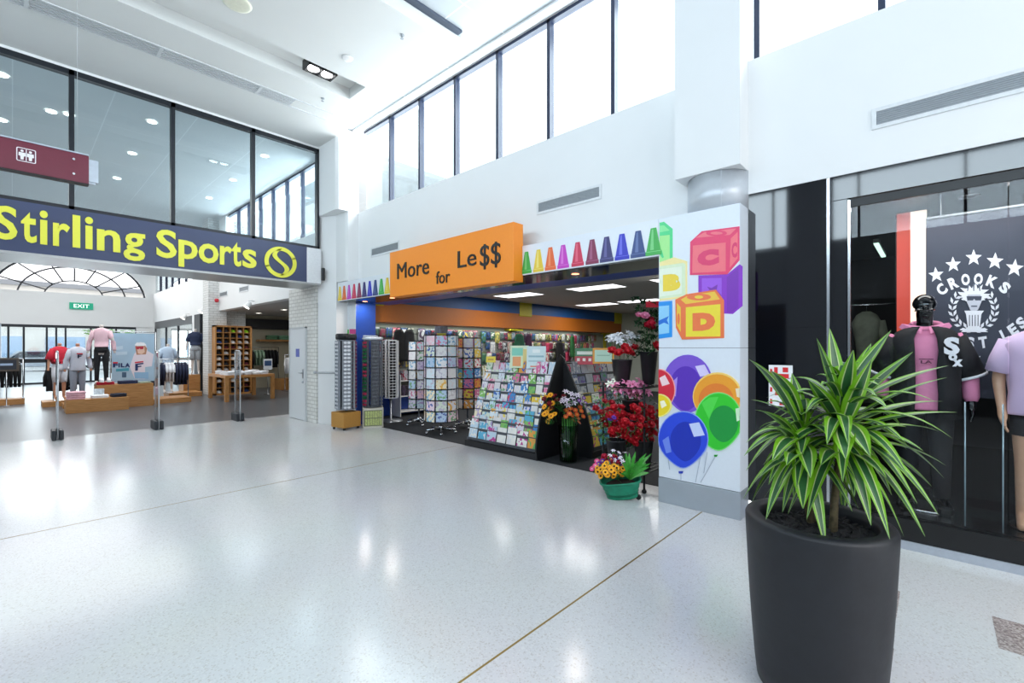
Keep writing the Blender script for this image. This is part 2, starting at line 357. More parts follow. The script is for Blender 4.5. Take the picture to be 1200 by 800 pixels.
# left wall, end wall behind the viewer
g = MB(); g.box(-4.9, -4.6, -12, 11.5, 0, 4.37); g.box(-4.9, -4.6, -12, 11.5, 5.98, 6.2); g.box(-4.9, -4.5, 1.95, 2.95, 0, 6.0)  # last box: unseen column added to break the reflection in the black cladding
struct('wall_left', g, mat('#8A8E94', 0.6, noise=0.02))
g = MB(); g.box(-4.9, 5.0, -12.3, -12, 0, 4.0); struct('wall_back', g, WHITE)
g = MB()
for y in (-10, -6, -2, 2, 6): g.box(-4.6, -4.56, y, y + 3.5, 0.1, 2.8)
struct('window_left_shops', g, mat('#15181C', 0.08, noise=0.02))
g = MB(); g.box(-4.6, 4.36, -4.3, -4.0, 5.6, 6.1); struct('trim_4', g, WHITE)

# clerestory windows of the right wall: mullions and panes
wn = 0
def clerestory(x, ys, z0, z1, side=-1, thick=0.05):
    global wn
    for a, b in zip(ys[:-1], ys[1:]):
        wn += 1
        g = MB(); t = thick / 2; xa, xb = sorted((x, x - side * 0.09))
        g.box(xa, xb, min(a, b) - t, min(a, b) + t, z0, z1); g.box(xa, xb, min(a, b), max(a, b), z1 - 0.045, z1)
        o = struct('window_%d' % wn, g, mat('#27314A', 0.35, noise=0.02) if side < 0 else FRAME)
        p = MB(); p.box((xa + xb) / 2, (xa + xb) / 2 + 0.008, min(a, b) + t, max(a, b) - t, z0, z1 - 0.045); p.build('pane', GLASS, o)
clerestory(XR + 0.02, [8.55, 7.60, 6.665, 5.71, 4.75, 3.793, 2.823, 1.86, 0.90 + 0.36, 0.322, -0.63, -1.6, -2.55, -3.5, -5.4, -7.3, -9.2], 4.37, 5.985)
clerestory(XR + 0.02, [17.3, 16.3, 15.35, 14.4, 13.45, 12.5, 11.55, 10.75], 4.30, 5.985)
clerestory(XR + 0.02, [28.8, 27.6, 26.4, 25.2, 24.0, 22.8, 21.6, 20.4, 18.85], 4.30, 5.985)
clerestory(-4.62, [11, 9, 7.1, 5.2, 3.3, 1.4, -0.5, -2.4, -4.3, -6.2, -8.1, -10], 4.37, 5.985, 1)

# glazed upper wall of the sports store
GX = [4.37, 3.10, 1.85, 0.606, -0.64, -1.89, -3.14, -4.39]
for i in range(7):
    wn += 1
    a, b = GX[i + 1], GX[i]
    g = MB(); g.box(a - 0.03, a + 0.03, 9.5, 9.6, 3.66, 5.76); g.box(a, b, 9.5, 9.6, 5.68, 5.76); g.box(a, b, 9.5, 9.6, 3.66, 3.72)
    if i == 0: g.box(b - 0.05, b, 9.5, 9.6, 3.66, 5.76)
    o = struct('window_%d' % wn, g, FRAME)
    p = MB(); p.box(a + 0.03, b - (0.05 if i == 0 else 0.03), 9.545, 9.553, 3.72, 5.68); p.build('pane', GLASS, o)
g = MB(); g.box(-4.6, 4.36, 9.5, 9.62, 5.76, 6.1); g.box(-4.9, -4.6, 11.0, 11.5, 4.37, 5.98); struct('wall_front', g, WHITE)

# shopfront of the card shop: soffit, header beam, side walls, ceiling, piers
SOFF = mat('#17181D', 0.08, noise=0.02); BLUE = mat('#1E469F', 0.35, noise=0.03); BLUE2 = mat('#15508F', 0.5, noise=0.03)
ORNG = mat('#B8671C', 0.5, noise=0.03); YEL = mat('#C9BE2A', 0.5, noise=0.03)
g = MB(); g.box(4.60, 5.20, 2.12, 9.10, 2.55, 2.62, 0); g.box(5.20, 5.68, 2.0, 9.50, 2.55, 2.98, 1); struct('trim_5', g, [SOFF, BLUE])
g = MB(); g.box(5.68, 16, 1.5, 9.6, 2.93, 3.0); struct('ceiling_card_shop', g, mat('#C9C7C2', 0.7, noise=0.02))
PALE = mat('#B4BBB0', 0.6, noise=0.03, scale=4)
g = MB(); g.box(5.2, 16, 9.55, 9.7, 0, 2.98, 0); g.box(5.28, 16, 9.50, 9.56, 0.0, 0.5, 1); struct('wall_card_shop_side', g, [PALE, BLUE])
g = MB(); g.box(16, 16.2, 1.5, 9.7, 0, 2.98); g.box(5.05, 16.2, 1.5, 1.65, 0, 2.98); struct('wall_card_shop_back', g, PALE)
g = MB(); g.box(5.28, 16, 8.95, 9.55, 2.17, 2.60, 0); g.box(5.28, 16, 8.94, 9.55, 2.60, 2.93, 1); struct('trim_6', g, [ORNG, BLUE2])
g = MB()
for xb in (5.55, 10.6, 16.0):
    g.prism([(8.93, 2.93), (8.93, 2.55), (9.30, 2.12), (9.55, 2.12), (9.55, 2.93)], xb - 0.55, xb, 0, Matrix(((0, 0, 1, 0), (1, 0, 0, 0), (0, 1, 0, 0), (0, 0, 0, 1))))
    g.box(xb - 0.35, xb - 0.2, 9.50, 9.56, 0.5, 2.12)
struct('trim_7', g, YEL)
# pier beside the sunglasses: printed white face and blue return
g = MB(); g.box(XR + 0.004, 5.28, 8.83, 9.55, 0, 2.62, 1); g.box(XR, XR + 0.004, 8.83, 9.62, 0, 2.62, 0)
n = 2
def prt(px, py): p = at(px, py, x=XR); return (8.83 - p.y, p.z)
M = fx(XR, 8.83, 0)
g.prism([prt(*q) for q in ((395, 386), (409, 386), (409, 400), (395, 400))], 0, 0.001, 2, M)
g.prism([prt(*q) for q in ((409.5, 385.5), (417, 385.5), (417, 400), (409.5, 400))], 0, 0.001, 3, M)
g.prism([(prt(400, 367)[0] + 0.09 * math.cos(k * .63) * (1 if k % 2 else .55), prt(400, 367)[1] + 0.09 * math.sin(k * .63) * (1 if k % 2 else .55)) for k in range(10)], 0, 0.001, 4, M)
g.prism(ell(prt(400, 393)[0], prt(400, 393)[1], .16, .07), 0.001, 0.002, 0, M)
struct('wall_shop_pier', g, [mat('#DDE3E8', 0.4), BLUE, mat('#4FB443', 0.4), mat('#C9257F', 0.4), mat('#E8893B', 0.4)])

# upper box column and round metal column over the printed pillar
g = MB(); g.box(4.57, XR + 0.02, 1.33, 1.95, 3.31, 6.02); struct('column_box', g, WHITE)
g = MB(); g.lathe([(0.30, 2.9), (0.30, 3.315)], 40, M=T(4.88, 1.62, 0)); g.box(4.578, 4.583, 1.5, 1.502, 2.95, 3.31); struct('column_round', g, mat('#C3C8CE', 0.35, metal=0.3, noise=0.02))

# black cladding and window surround of the clothing shop
GLOSS = mat('#0A0C12', 0.05, noise=0.02, coat=0.3, spec=0.6)
g = MB(); g.box(XR, XR + 0.1, 0.700, 1.33, 1.785, 3.08); g.box(XR, XR + 0.1, 0.700, 1.33, 0.13, 1.777)
g.box(XR, XR + 0.1, 0.552, 0.672, 0.13, 2.868); g.box(XR, XR + 0.1, -3.2, 0.672, 2.874, 3.08)
g.box(XR + 0.02, XR + 0.1, 0.55, 1.33, 0.13, 3.08)
struct('wall_clothing_shop', g, GLOSS)
g = MB(); g.box(XR, XR + 0.06, 0.675, 0.697, 0.1, 3.08); g.box(XR + 0.01, XR + 0.05, 0.530, 0.548, 0.23, 2.86); struct('trim_8', g, CHROME)
g = MB(); g.box(XR + 0.005, XR + 0.1, -3.2, 0.55, 0.065, 0.235); struct('trim_9', g, BLACK)
g = MB(); g.box(XR - 0.012, XR + 0.08, -3.2, 1.30, 0, 0.065); g.box(XR + 0.01, XR + 0.1, 0.55, 1.30, 0.065, 0.13); struct('baseboard_right', g, mat('#B4BBC6', 0.3, metal=0.3))
g = MB(); g.box(XR + 0.02, XR + 0.07, -3.2, 0.53, 2.80, 2.868); g.box(XR + 0.02, XR + 0.07, -3.2, -3.15, 0.235, 2.8)
o = struct('window_shopfront', g, BLACK)
for a, b in ((-0.386, 0.528), (-1.9, -0.392), (-3.15, -1.906)):
    p = MB(); p.box(XR + 0.03, XR + 0.04, a, b, 0.235, 2.80); p.build('pane', SHOPGLASS, o)
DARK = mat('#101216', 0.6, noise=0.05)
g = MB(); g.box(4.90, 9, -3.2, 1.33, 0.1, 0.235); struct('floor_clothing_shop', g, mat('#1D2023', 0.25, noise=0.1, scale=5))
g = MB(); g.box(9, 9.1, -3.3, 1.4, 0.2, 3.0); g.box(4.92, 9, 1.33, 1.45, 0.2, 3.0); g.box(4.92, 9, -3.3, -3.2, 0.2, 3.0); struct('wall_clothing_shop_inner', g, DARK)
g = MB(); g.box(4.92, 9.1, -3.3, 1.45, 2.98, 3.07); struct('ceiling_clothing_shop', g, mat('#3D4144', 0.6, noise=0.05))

# far wall of the sports store: entrance glazing, white band, arched fanlight
g = MB(); g.box(-6, -1.3, 29, 29.2, 0, 2.62); g.box(-6, 5, 28.95, 29.25, 2.62, 4.08); g.box(-6.2, -6, 11.4, 29, 0, 6.0); g.box(4.15, 5.0, 29, 29.2, 0, 2.62)
cx, cz = 1.95, 3.9
arch = [(cx + 2.6 * math.cos(a), cz + 1.98 * math.sin(a)) for a in [math.pi * i / 24 for i in range(25)]]
g.prism([(-6, 4.0)] + [(-6, 6.0), (5.0, 6.0), (5.0, 4.0)] + arch, 0, 0.2, 0, fy(0, 29.2, 0))
struct('wall_far', g, WHITE)
g = MB(); M = fy(0, 29.1, 0)
for r, t in ((1.0, 0.06), (1.0, 0.0), (1.8, 0.07), (2.55, 0.09)):
    if t:
        pts = [(cx + r * math.cos(math.pi * i / 24), cz + r * 0.77 * math.sin(math.pi * i / 24)) for i in range(25)]
        g.tube([(p[0], 29.1, p[1]) for p in pts], t / 2, 6)
for k in range(1, 8):
    a = math.pi * k / 8
    g.tube([(cx + math.cos(a), 29.1, cz + .77 * math.sin(a)), (cx + 2.55 * math.cos(a), 29.1, cz + 2.55 * .77 * math.sin(a))], 0.03, 6)
struct('window_fanlight', g, FRAME)
g = MB(); g.box(-1.3, 4.2, 29.02, 29.12, 2.50, 2.62); g.box(-1.3, 4.2, 29.05, 29.1, 0, 0.08)
for x in (-1.3, -0.1, 0.35, 1.05, 1.35, 1.65, 2.5, 3.4, 4.15): g.box(x - 0.035, x + 0.035, 29.03, 29.11, 0, 2.55)
for a, b in ((-1.3, 1.05), (2.5, 4.15)): g.box(a, b, 29.03, 29.11, 0.95, 1.12)
o = struct('door_entrance', g, FRAME)
p = MB(); p.box(-1.27, 4.12, 29.065, 29.072, 0.08, 2.5); p.build('pane', GLASS, o)
g = MB(); g.box(-1.0, -0.3, 28.3, 28.95, 0, 2.62); struct('column_entrance', g, mat('#AEB9C2', 0.4))
g = MB()
for y in (21.6, 24.0, 26.3, 28.6): g.box(XR, XR + .08, y - .04, y + .04, 0, 2.6)
g.box(XR, XR + .08, 21.6, 28.6, 2.55, 2.88); g.box(XR, XR + .08, 21.6, 28.6, 0, .08)
o = struct('window_store_side', g, FRAME)
p = MB(); p.box(XR + .03, XR + .038, 21.64, 28.56, .08, 2.55); p.build('pane', GLASS, o)
# brick column inside and side bay of the sports store
g = MB(); g.box(4.50, 5.05, 18.1, 18.75, 0, 6.0); g.box(4.9, 5.75, 18.45, 18.75, 2.3, 2.9); struct('column_brick', g, brick('white_brick_column', '#DCDDDC', '#D2D3D1', '#B6B7B5', 2.4))
g = MB(); g.box(5.05, 9, 11.0, 22, 2.90, 3.0); struct('ceiling_side_bay', g, mat('#B4B4B2', 0.7))
g = MB(); g.box(9, 9.15, 11.0, 22, 0, 3.0, 0); g.box(5.05, 9, 20.0, 20.15, 0, 2.9, 1); g.box(5.0, 9, 11.0, 11.1, 0, 3.0, 0); struct('wall_side_bay', g, [mat('#B9B4A6', 0.6), mat('#C4BEA9', 0.6)])
g = MB(); g.box(5.05, 9, 19.8, 20.0, 2.35, 2.75); struct('trim_10', g, mat('#22252A', 0.5))
g = MB(); g.box(-30, 40, 29.3, 80, -0.15, -0.05); struct('ground_outside', g, mat('#B9BDC0', 0.8, noise=0.1, scale=2))
# ================================================================== SIGNS AND PRINTED PANELS
# -- printed pillar
XP = 4.57
def pp(px, py, x=XP, y0=2.12):
    p = at(px, py, x=x); return (y0 - p.y, p.z)
t = thing('printed_pillar', 'white square pillar printed with alphabet blocks above balloons, on a grey metal plinth', 'pillar', (0, 0, 0))
g = MB(); g.box(XP, XR, 1.33, 2.12, 0.262, 1.598); g.build('lower_panel', mat('#DFE6EF', 0.35, noise=0.01), t)
g = MB(); g.box(XP, XR, 1.33, 2.12, 1.602, 2.945); g.build('upper_panel', mat('#DFE6EF', 0.35, noise=0.01), t)
g = MB(); g.box(XP + 0.02, XR - .01, 1.335, 2.11, 0.25, 2.93); g.build('core', mat('#555A60', 0.6), t)
g = MB(); g.box(XP - 0.004, XR, 1.326, 2.124, 0, 0.255); g.build('plinth', mat('#AEB6BE', 0.35, metal=0.5, noise=0.03, scale=6), t, 0.003)
Mp = fx(XP, 2.12, 0)
class Print:
    """flat printed artwork: each next shape lies a hair in front of the last"""
    def __init__(s, M, conv): s.g = MB(); s.M = M; s.c = conv; s.l = 0; s.mats = []; s.ix = {}
    def mi(s, c):
        if c not in s.ix: s.ix[c] = len(s.mats); s.mats.append(mat(c, 0.4, noise=0.015))
        return s.ix[c]
    def poly(s, pts, c, clip=None):
        q = [s.c(*p) for p in pts]
        if clip is not None: q = [(min(max(p[0], clip[0]), clip[1]), p[1]) for p in q]
        s.g.prism(q, 0, 0.0006 + s.l * 0.00025, s.mi(c), s.M); s.l += 1
    def text(s, t, rect, c, bold=0.06):
        a = s.c(rect[0], rect[3]); b = s.c(rect[2], rect[1])
        text(s.g, t, s.M, a[0], b[0], a[1], b[1], 0, 0.0006 + s.l * 0.00025, s.mi(c), bold); s.l += 1
def k1(X, Y): return pp(600 + X / 4.21, 230 + Y / 4.21)
def k2(X, Y): return pp(780 + X / 6.67, 300 + Y / 6.67)
def k3(X, Y): return pp(760 + X / 3.636, 400 + Y / 3.636)
CL = (0.0, 0.79)
P = Print(Mp, k1)
P.poly([(728, 130), (750, 125), (793, 160), (793, 325), (728, 338)], '#4FD88A', CL)
P.poly([(728, 145), (750, 143), (778, 168), (728, 178)], '#86E79A', CL)
P.poly([(728, 195), (778, 190), (778, 320), (728, 325)], '#A6EC92', CL)
P.poly([(728, 270), (738, 262), (750, 300), (742, 305), (728, 285)], '#4FD88A', CL)
P.poly([(728, 325), (800, 300), (865, 320), (865, 500), (728, 515)], '#F5E6A0', CL)
P.poly([(728, 345), (845, 328), (856, 335), (856, 490), (728, 506)], '#DDEBC8', CL)
P.poly([(728, 360), (838, 345), (838, 480), (728, 495)], '#EAF3DC', CL)
P.text('B', (745, 378, 832, 470), '#F2D43C', 0.1)
P.poly([(920, 390), (1062, 385), (1123, 335), (1138, 345), (1138, 540), (1090, 580), (920, 572)], '#8A2FC4')
P.poly([(937, 405), (1035, 402), (1035, 560), (937, 556)], '#9C55DE')
P.poly([(1060, 400), (1118, 352), (1118, 545), (1085, 572), (1060, 572)], '#7B2BB4')
P.poly([(962, 445), (985, 452), (1015, 435), (1010, 462), (1036, 490), (1005, 492), (985, 515), (978, 485), (955, 470), (976, 462)], '#7A2FB0')
P.poly([(880, 225), (937, 172), (1123, 148), (1123, 315), (1062, 385), (878, 388)], '#E8396B')
P.poly([(893, 243), (1055, 228), (1055, 370), (890, 378)], '#F4707C')
P.poly([(905, 205), (948, 178), (1108, 158), (1075, 190)], '#F27482')
P.poly([(1080, 208), (1114, 176), (1114, 306), (1075, 352)], '#F4707C')
P.text('C', (915, 255, 1022, 348), '#E0336A', 0.1)
P.poly([(k[0] / 1, k[1]) for k in [(1010 + 52 * math.cos(a), 182 + 15 * math.sin(a)) for a in [i * .35 for i in range(18)]]], '#E8396B')
P.poly([(k[0] / 1, k[1]) for k in [(1010 + 30 * math.cos(a), 182 + 7 * math.sin(a)) for a in [i * .35 for i in range(18)]]], '#F27482')
P.text('C', (1084, 225, 1112, 305), '#E0336A', 0.05)
P.c = k2
P.poly([(-54, 358), (52, 350), (52, 632), (-54, 645)], '#1E93E8', CL)
P.poly([(-54, 392), (30, 385), (30, 600), (-54, 612)], '#8FCFF4', CL)
P.poly([(-54, 505), (-20, 490), (28, 468), (12, 500), (28, 535), (-10, 520), (-54, 540)], '#1E72D8', CL)
P.poly([(78, 340), (165, 298), (395, 262), (458, 345), (458, 640), (130, 652), (82, 560)], '#F07844')
P.poly([(160, 400), (430, 375), (430, 628), (160, 630)], '#F1DC3A')
P.poly([(120, 340), (170, 312), (385, 277), (425, 338), (160, 375)], '#F3C544')
P.poly([(90, 368), (120, 400), (120, 592), (92, 545)], '#F0C83E')
P.poly([(262 + 95 * math.cos(i * .35), 320 + 27 * math.sin(i * .35)) for i in range(18)], '#F07844')
P.poly([(262 + 34 * math.cos(i * .35), 320 + 13 * math.sin(i * .35)) for i in range(18)], '#F3D544')
P.poly([(104 + 10 * math.cos(i * .35), 490 + 45 * math.sin(i * .35)) for i in range(18)], '#F07844')
P.text('D', (213, 437, 390, 585), '#F07A45', 0.1)
P.c = k3
def el(cx, cy, rx, ry, c, tip=0, clip=CL, rot=0):
    pts = []
    for i in range(32):
        a = 2 * math.pi * i / 32; x = rx * math.cos(a); y = ry * math.sin(a)
        if tip and y > 0: x *= 1 - tip * (y / ry) ** 2
        pts.append((cx + x, cy + y))
    P.poly(pts, c, clip)
for a, b in (((90, 545), (80, 475)), ((138, 560), (138, 590)), ((225, 470), (200, 600)), ((285, 488), (222, 600)), ((250, 470), (235, 560))):
    P.poly([a, (a[0] + 1.5, a[1]), (b[0] + 1.5, b[1]), b], '#AEB6C4')
el(168, 180, 105, 124, '#7B55D0', .25); el(160, 200, 70, 95, '#5A30B8', .2); P.poly([(105, 170), (125, 150), (118, 235), (108, 225)], '#A88BE6'); P.poly([(200, 105), (240, 98), (262, 140), (222, 150)], '#D9CFF6')
el(45, 208, 72, 92, '#F0A0A0', .2); el(44, 208, 68, 88, '#D8263C', .2); P.poly([(48, 155), (72, 142), (92, 180), (60, 190)], '#F6D5DA')
el(45, 272, 56, 50, '#F4EA8C', .1); el(44, 272, 50, 45, '#F0D31E', .1); P.poly([(50, 255), (68, 250), (80, 272), (58, 285)], '#FFF8D8', CL)
el(295, 235, 105, 104, '#F6D070', .1); el(294, 237, 100, 98, '#F0A02C', .1); el(290, 250, 75, 72, '#E8802E', .1); P.poly([(372, 200), (392, 198), (392, 240), (378, 235)], '#F8E8C8', CL)
el(300, 340, 102, 125, '#7BE07A', .3); el(300, 340, 98, 120, '#2FC72C', .3); el(322, 350, 62, 78, '#12963C', .2); P.poly([(228, 262), (262, 238), (300, 235), (260, 330)], '#4ED84C'); P.poly([(372, 285), (394, 282), (394, 335), (378, 340)], '#D4F4D0', CL)
P.poly([(280, 482), (296, 482), (292, 490), (283, 490)], '#1F9A30')
el(150, 418, 108, 122, '#8AA4EC', .4); el(150, 418, 104, 118, '#2447D8', .4); el(160, 425, 66, 84, '#1530B4', .3); P.poly([(62, 420), (88, 402), (100, 470), (78, 475)], '#6F8BEA'); P.poly([(175, 350), (218, 343), (242, 398), (196, 405)], '#C8D4F8')
P.poly([(130, 552), (148, 552), (146, 561), (132, 561)], '#1B38B0')
P.g.build('artwork', P.mats, t)

# -- crayon fascia
def crayon(P, y, c, light):
    u = -y
    def q(pts): return [(u + a, 2.575 + b) for a, b in pts]
    P.poly(q([(-.088, .0), (.088, .0), (.088, .035), (.078, .05), (.03, .285), (-.03, .285), (-.078, .05), (-.088, .035)]), c)
    P.poly(q([(-.035, .055), (.005, .055), (.0, .27), (-.018, .27)]), light)
    P.poly(q([(-.088, .035), (.088, .035), (.088, .042), (-.088, .042)]), light)
CR = {'yellow': ('#EBCB3C', '#F4E17C'), 'orange': ('#EC6A34', '#F5915F'), 'magenta': ('#C93CC0', '#DE76D6'), 'red': ('#CF2E52', '#E4607C'),
      'maroon': ('#85294F', '#A4557A'), 'navy': ('#34306E', '#5D5A98'), 'blue': ('#2A2FC0', '#6468DC'), 'steel': ('#2F4580', '#5C70A6'), 'green': ('#3DAE4B', '#78CF80')}
FAS = mat('#E4E9F0', 0.35, noise=0.01)
def fascia(y0, y1, pxs, cols, label):
    t = thing('shop_fascia', label, 'fascia', (XP, (y0 + y1) / 2, 2.56)); t2 = Vector(t.location)
    g = MB(); g.box(0, 0.24, -(y1 - y0) / 2, (y1 - y0) / 2, 0, 0.385); g.build('panel', FAS, t)
    P = Print(Matrix(((0, 0, -1, 0), (-1, 0, 0, -t2.y), (0, 1, 0, -t2.z), (0, 0, 0, 1))), lambda a, b: (a, b))
    for px, c in zip(pxs, cols): crayon(P, at(px, 330, x=XP).y, *CR[c])
    P.g.build('crayon_print', P.mats, t)
fascia(6.905, 9.10, [398.3, 403.4, 409, 415, 421, 427, 433.4, 440, 447, 454], ['yellow', 'orange', 'magenta', 'red', 'maroon', 'navy', 'blue', 'steel', 'green', 'yellow'],
       'short white fascia board with a row of crayons, left of the orange shop sign')
fascia(2.125, 4.015, [617, 631, 645, 660, 677, 694, 711, 729, 748, 766], ['green', 'yellow', 'orange', 'magenta', 'red', 'maroon', 'navy', 'blue', 'steel', 'green'],
       'long white fascia board with a row of crayons, right of the orange shop sign')

# -- orange shop sign
SY = (4.02, 6.90)
t = thing('shop_sign', 'orange box sign reading More for Le$$ above the card shop entrance', 'sign', (4.4, 6.9, 2.47))
g = MB(); g.box(0, 0.19, -2.88, 0, 0, 0.765); g.build('box', mat('#FF9428', 0.4, noise=0.02), t, 0.004)
g = MB(); M = fx(0, 0, 0)
def st(px, py): p = at(px, py, x=4.4); return (6.9 - p.y, p.z - 2.47)
def sgn(s, l, tp, r, bt, bold):
    g = MB(); a = st(*l); b = st(*r); text(g, s, M, a[0], b[0], a[1], b[1], 0, 0.012, 0, bold); g.build('word', mat('#15161C', 0.35), t)
# each word: lower left and upper right corner as seen
sgn('More', (466, 327.3), 0, (503, 301.2), 0, 0)
sgn('for', (511.5, 333), 0, (527.5, 315.5), 0, 0)
sgn('Le', (536.8, 314.3), 0, (558.5, 290), 0, 0)
sgn('$$', (563, 316.5), 0, (587, 282.0), 0, 0)

# -- maroon hanging toilet sign
t = thing('hanging_sign', 'maroon hanging direction sign with a white toilet pictogram, cut by the left edge', 'sign', (0, 6.5, 3.31))
g = MB(); g.box(-1.5, 0.545, 0, 0.09, 0, 0.29); g.build('board', mat('#6E2338', 0.35, noise=0.03), t, 0.004)
g = MB(); g.box(-1.5, 0.545, -0.003, 0.09, 0.292, 0.305); g.box(0.547, 0.62, 0.012, 0.078, 0.03, 0.26); g.box(0.547, 0.60, 0.03, 0.06, 0.01, 0.03); g.build('end_cap', mat('#B7C3CE', 0.3, metal=0.5), t)
g = MB(); g.box(-1.5, 0.545, 0.0, 0.09, -0.012, 0); g.build('underside', BLACK, t)
for z in (0.075, 0.225): g = MB(); g.lathe([(0.011, 0), (0.011, 0.006)], 12, M=fy(0.43, -0.001, z)); g.build('rivet', CHROME, t)
P = Print(fy(0.095, -0.0005, 0.16), lambda a, b: (a, b))
def rr(w, h, r, n=5):
    o = []
    for cx, cz, a0 in ((w - r, h - r, 0), (-w + r, h - r, 1), (-w + r, -h + r, 2), (w - r, -h + r, 3)):
        o += [(cx + r * math.cos(math.pi / 2 * (a0 + i / n)), cz + r * math.sin(math.pi / 2 * (a0 + i / n))) for i in range(n + 1)]
    return o
P.poly(rr(.066, .066, .012), '#F2F0F2'); P.poly(rr(.059, .059, .008), '#5E2238')
P.poly([(-.003, -.055), (.003, -.055), (.003, .055), (-.003, .055)], '#F2F0F2')
for s in (-1, 1):
    P.poly(ell(s * .028, .036, .011, .011, 12), '#F2F0F2')
    P.poly([(s * .028 - .022, .02), (s * .028 + .022, .02), (s * .028 + .024, -.012), (s * .028 + .012, -.016), (s * .028 + .01, -.048), (s * .028 - .01, -.048), (s * .028 - .012, -.016), (s * .028 - .024, -.012)], '#F2F0F2')
P.g.build('pictogram', P.mats, t)
for x in (0.46, -0.9): g = MB(); g.tube([(x, 0.045, 0.3), (x, 0.045, 2.48)], 0.0012, 6); g.build('wire', mat('#C8CCCF', 0.3), t)

# -- sports store fascia
t = thing('store_sign', 'dark blue fascia sign with yellow words Stirling Sports and round logo', 'sign', (0, YS, 2.905))
g = MB(); g.box(-4.6, 4.06, 0, 0.08, 0.03, 0.745); g.build('face', mat('#3E4868', 0.4, noise=0.02, scale=3), t)
g = MB(); g.box(-4.6, 4.36, 0.02, 1.0, 0, 0.03); g.box(-4.6, 4.06, -0.004, 0.02, 0, 0.035); g.build('soffit', mat('#B8BABA', 0.3, metal=0.3), t)
g = MB(); g.box(4.06, 4.355, 0.0, 1.0, 0.03, 0.745); g.build('end_panel', mat('#E6E8EA', 0.4), t)
g = MB(); g.box(-4.6, 4.06, 0.08, 1.0, 0.03, 0.72); g.build('casing', WHITE, t)
g = MB(); M = fy(0, -0.001, -2.905)
def sx(px, py): p = at(px, py, y=YS); return p.x, p.z
def word(s, l, b, r, tp, bold):  # left px, baseline z, right px, top z
    text(g, s, M, sx(l, 300)[0], sx(r, 300)[0], b, tp, 0, 0.012, 0, bold)
word('S', -8, 3.085, 20.5, 3.55, .022); 
word('t', 24.5, 3.08, 43, 3.51, .022)
word('i', 46.5, 3.08, 56, 3.565, .022); word('r', 62, 3.08, 82, 3.42, .022); word('l', 85, 3.09, 94, 3.57, .022)
word('i', 99.5, 3.09, 109, 3.575, .022); word('n', 113.5, 3.09, 141, 3.42, .022); word('g', 144.5, 2.985, 170, 3.43, .022)
word('S', 183, 3.09, 207, 3.56, .022); word('p', 209, 2.975, 231.5, 3.43, .022); word('o', 232.5, 3.085, 256, 3.43, .022)
word('r', 257.5, 3.09, 272, 3.43, .022); word('t', 271.5, 3.085, 282.5, 3.53, .022); word('s', 284, 3.085, 300.5, 3.43, .022)
lg = g
cx, cz = sx(329, 307.2)
lg.prism(band(cx, cz, .225, .30, R(20), R(205), 20), 0, 0.012, 0, M); lg.prism(band(cx, cz, .225, .30, R(200), R(385), 20), 0, 0.012, 0, M)
n = 16
def sc_(i, w): 
    a = i / n; z = cz + .26 - .52 * a; x = cx - .115 * math.sin(2 * math.pi * a) * 1.0; return x + w, z
lg.prism([sc_(i, -.018 - .035 * math.sin(math.pi * i / n)) for i in range(n + 1)] + [sc_(i, .018 + .035 * math.sin(math.pi * i / n)) for i in range(n, -1, -1)], 0, 0.012, 0, M)
lg.build('lettering', mat('#EDEB4E', 0.4, noise=0.01), t)
g = MB(); g.box(4.30, 4.345, -0.09, -0.005, 0.08, 0.34)
g = MB(); g.bbox(0, 0.05, 0, 0.07, 0, 0.26, 0.008); o = g.build('alarm_box', BLACK); o.location = (4.357, 9.33, 3.0); tag(o, 'narrow black box on the white corner right of the blue store sign', 'alarm box')
# conduit and junction box by the wall corner
t = thing('junction_box', 'small white junction box on a thin cable up the wall corner', 'junction box', (4.80, 9.03, 3.28))
g = MB(); g.bbox(-0.05, 0.0, -0.06, 0.06, 0, 0.12, 0.01); g.build('box', WHITE, t)
g = MB(); g.tube([(-0.015, 0.02, -0.32), (-0.015, 0.02, 0)], 0.010, 6); g.tube([(-0.015, 0.02, 0.12), (-0.015, 0.02, 1.0)], 0.010, 6); g.build('cable', mat('#8F9598', 0.5), t)

# -- air grilles
def grille(y0, y1, z0, z1, label):
    t = thing('air_grille', label, 'vent', (XR, (y0 + y1) / 2, z0)); h = z1 - z0; w = abs(y1 - y0) / 2
    g = MB(); 
    for a in ((-w - .03, -w, -.03, h + .03), (w, w + .03, -.03, h + .03), (-w, w, -.03, 0), (-w, w, h, h + .03)): g.box(-.012, .0, *a)
    g.build('frame', mat('#DDE0E2', 0.5), t)
    g = MB()
    for i in range(7): g.box(-.010, .0, -w, w, h * (i + .15) / 7, h * (i + .6) / 7)
    g.box(-.002, 0, -w, w, 0, h)
    g.build('slats', mat('#9FA5AA', 0.5, metal=0.2), t)
grille(2.99, 3.94, 3.43, 3.55, 'narrow grey air grille on white wall above the crayon fascia')
grille(7.27, 8.19, 3.42, 3.545, 'narrow grey air grille on white wall left of the orange sign')
grille(-1.3, 0.355, 3.43, 3.54, 'long grey air grille above the black clothing shop front')
for i, y in enumerate((13.2, 15.6, 17.6)):
    grille(y - .4, y + .4, 3.35, 3.47, ['small air grille in the sports store wall nearest the brick pier', 'middle small air grille in the sports store wall', 'small air grille in the sports store wall beside the brick column'][i])
t = thing('slot_diffuser', 'long grey slot air diffuser in the white ceiling above the sports store glazing', 'vent', (0, 8.08, 5.80))
g = MB()
for i in range(5): g.box(-3.5, 3.25, -.12 + i * .055, -.085 + i * .055, -.012, 0)
g.build('slats', mat('#C6C9CC', 0.5), t)
g = MB(); g.box(-3.6, 3.9, -.15, -.13, -.014, 0); g.box(-3.6, 3.9, .15, .17, -.014, 0)
for x in (0.1, 1.4, 2.7, -1.2): g.box(x, x + .04, -.13, .15, -.015, 0)
g.build('frame', mat('#D5D8DA', 0.5), t)

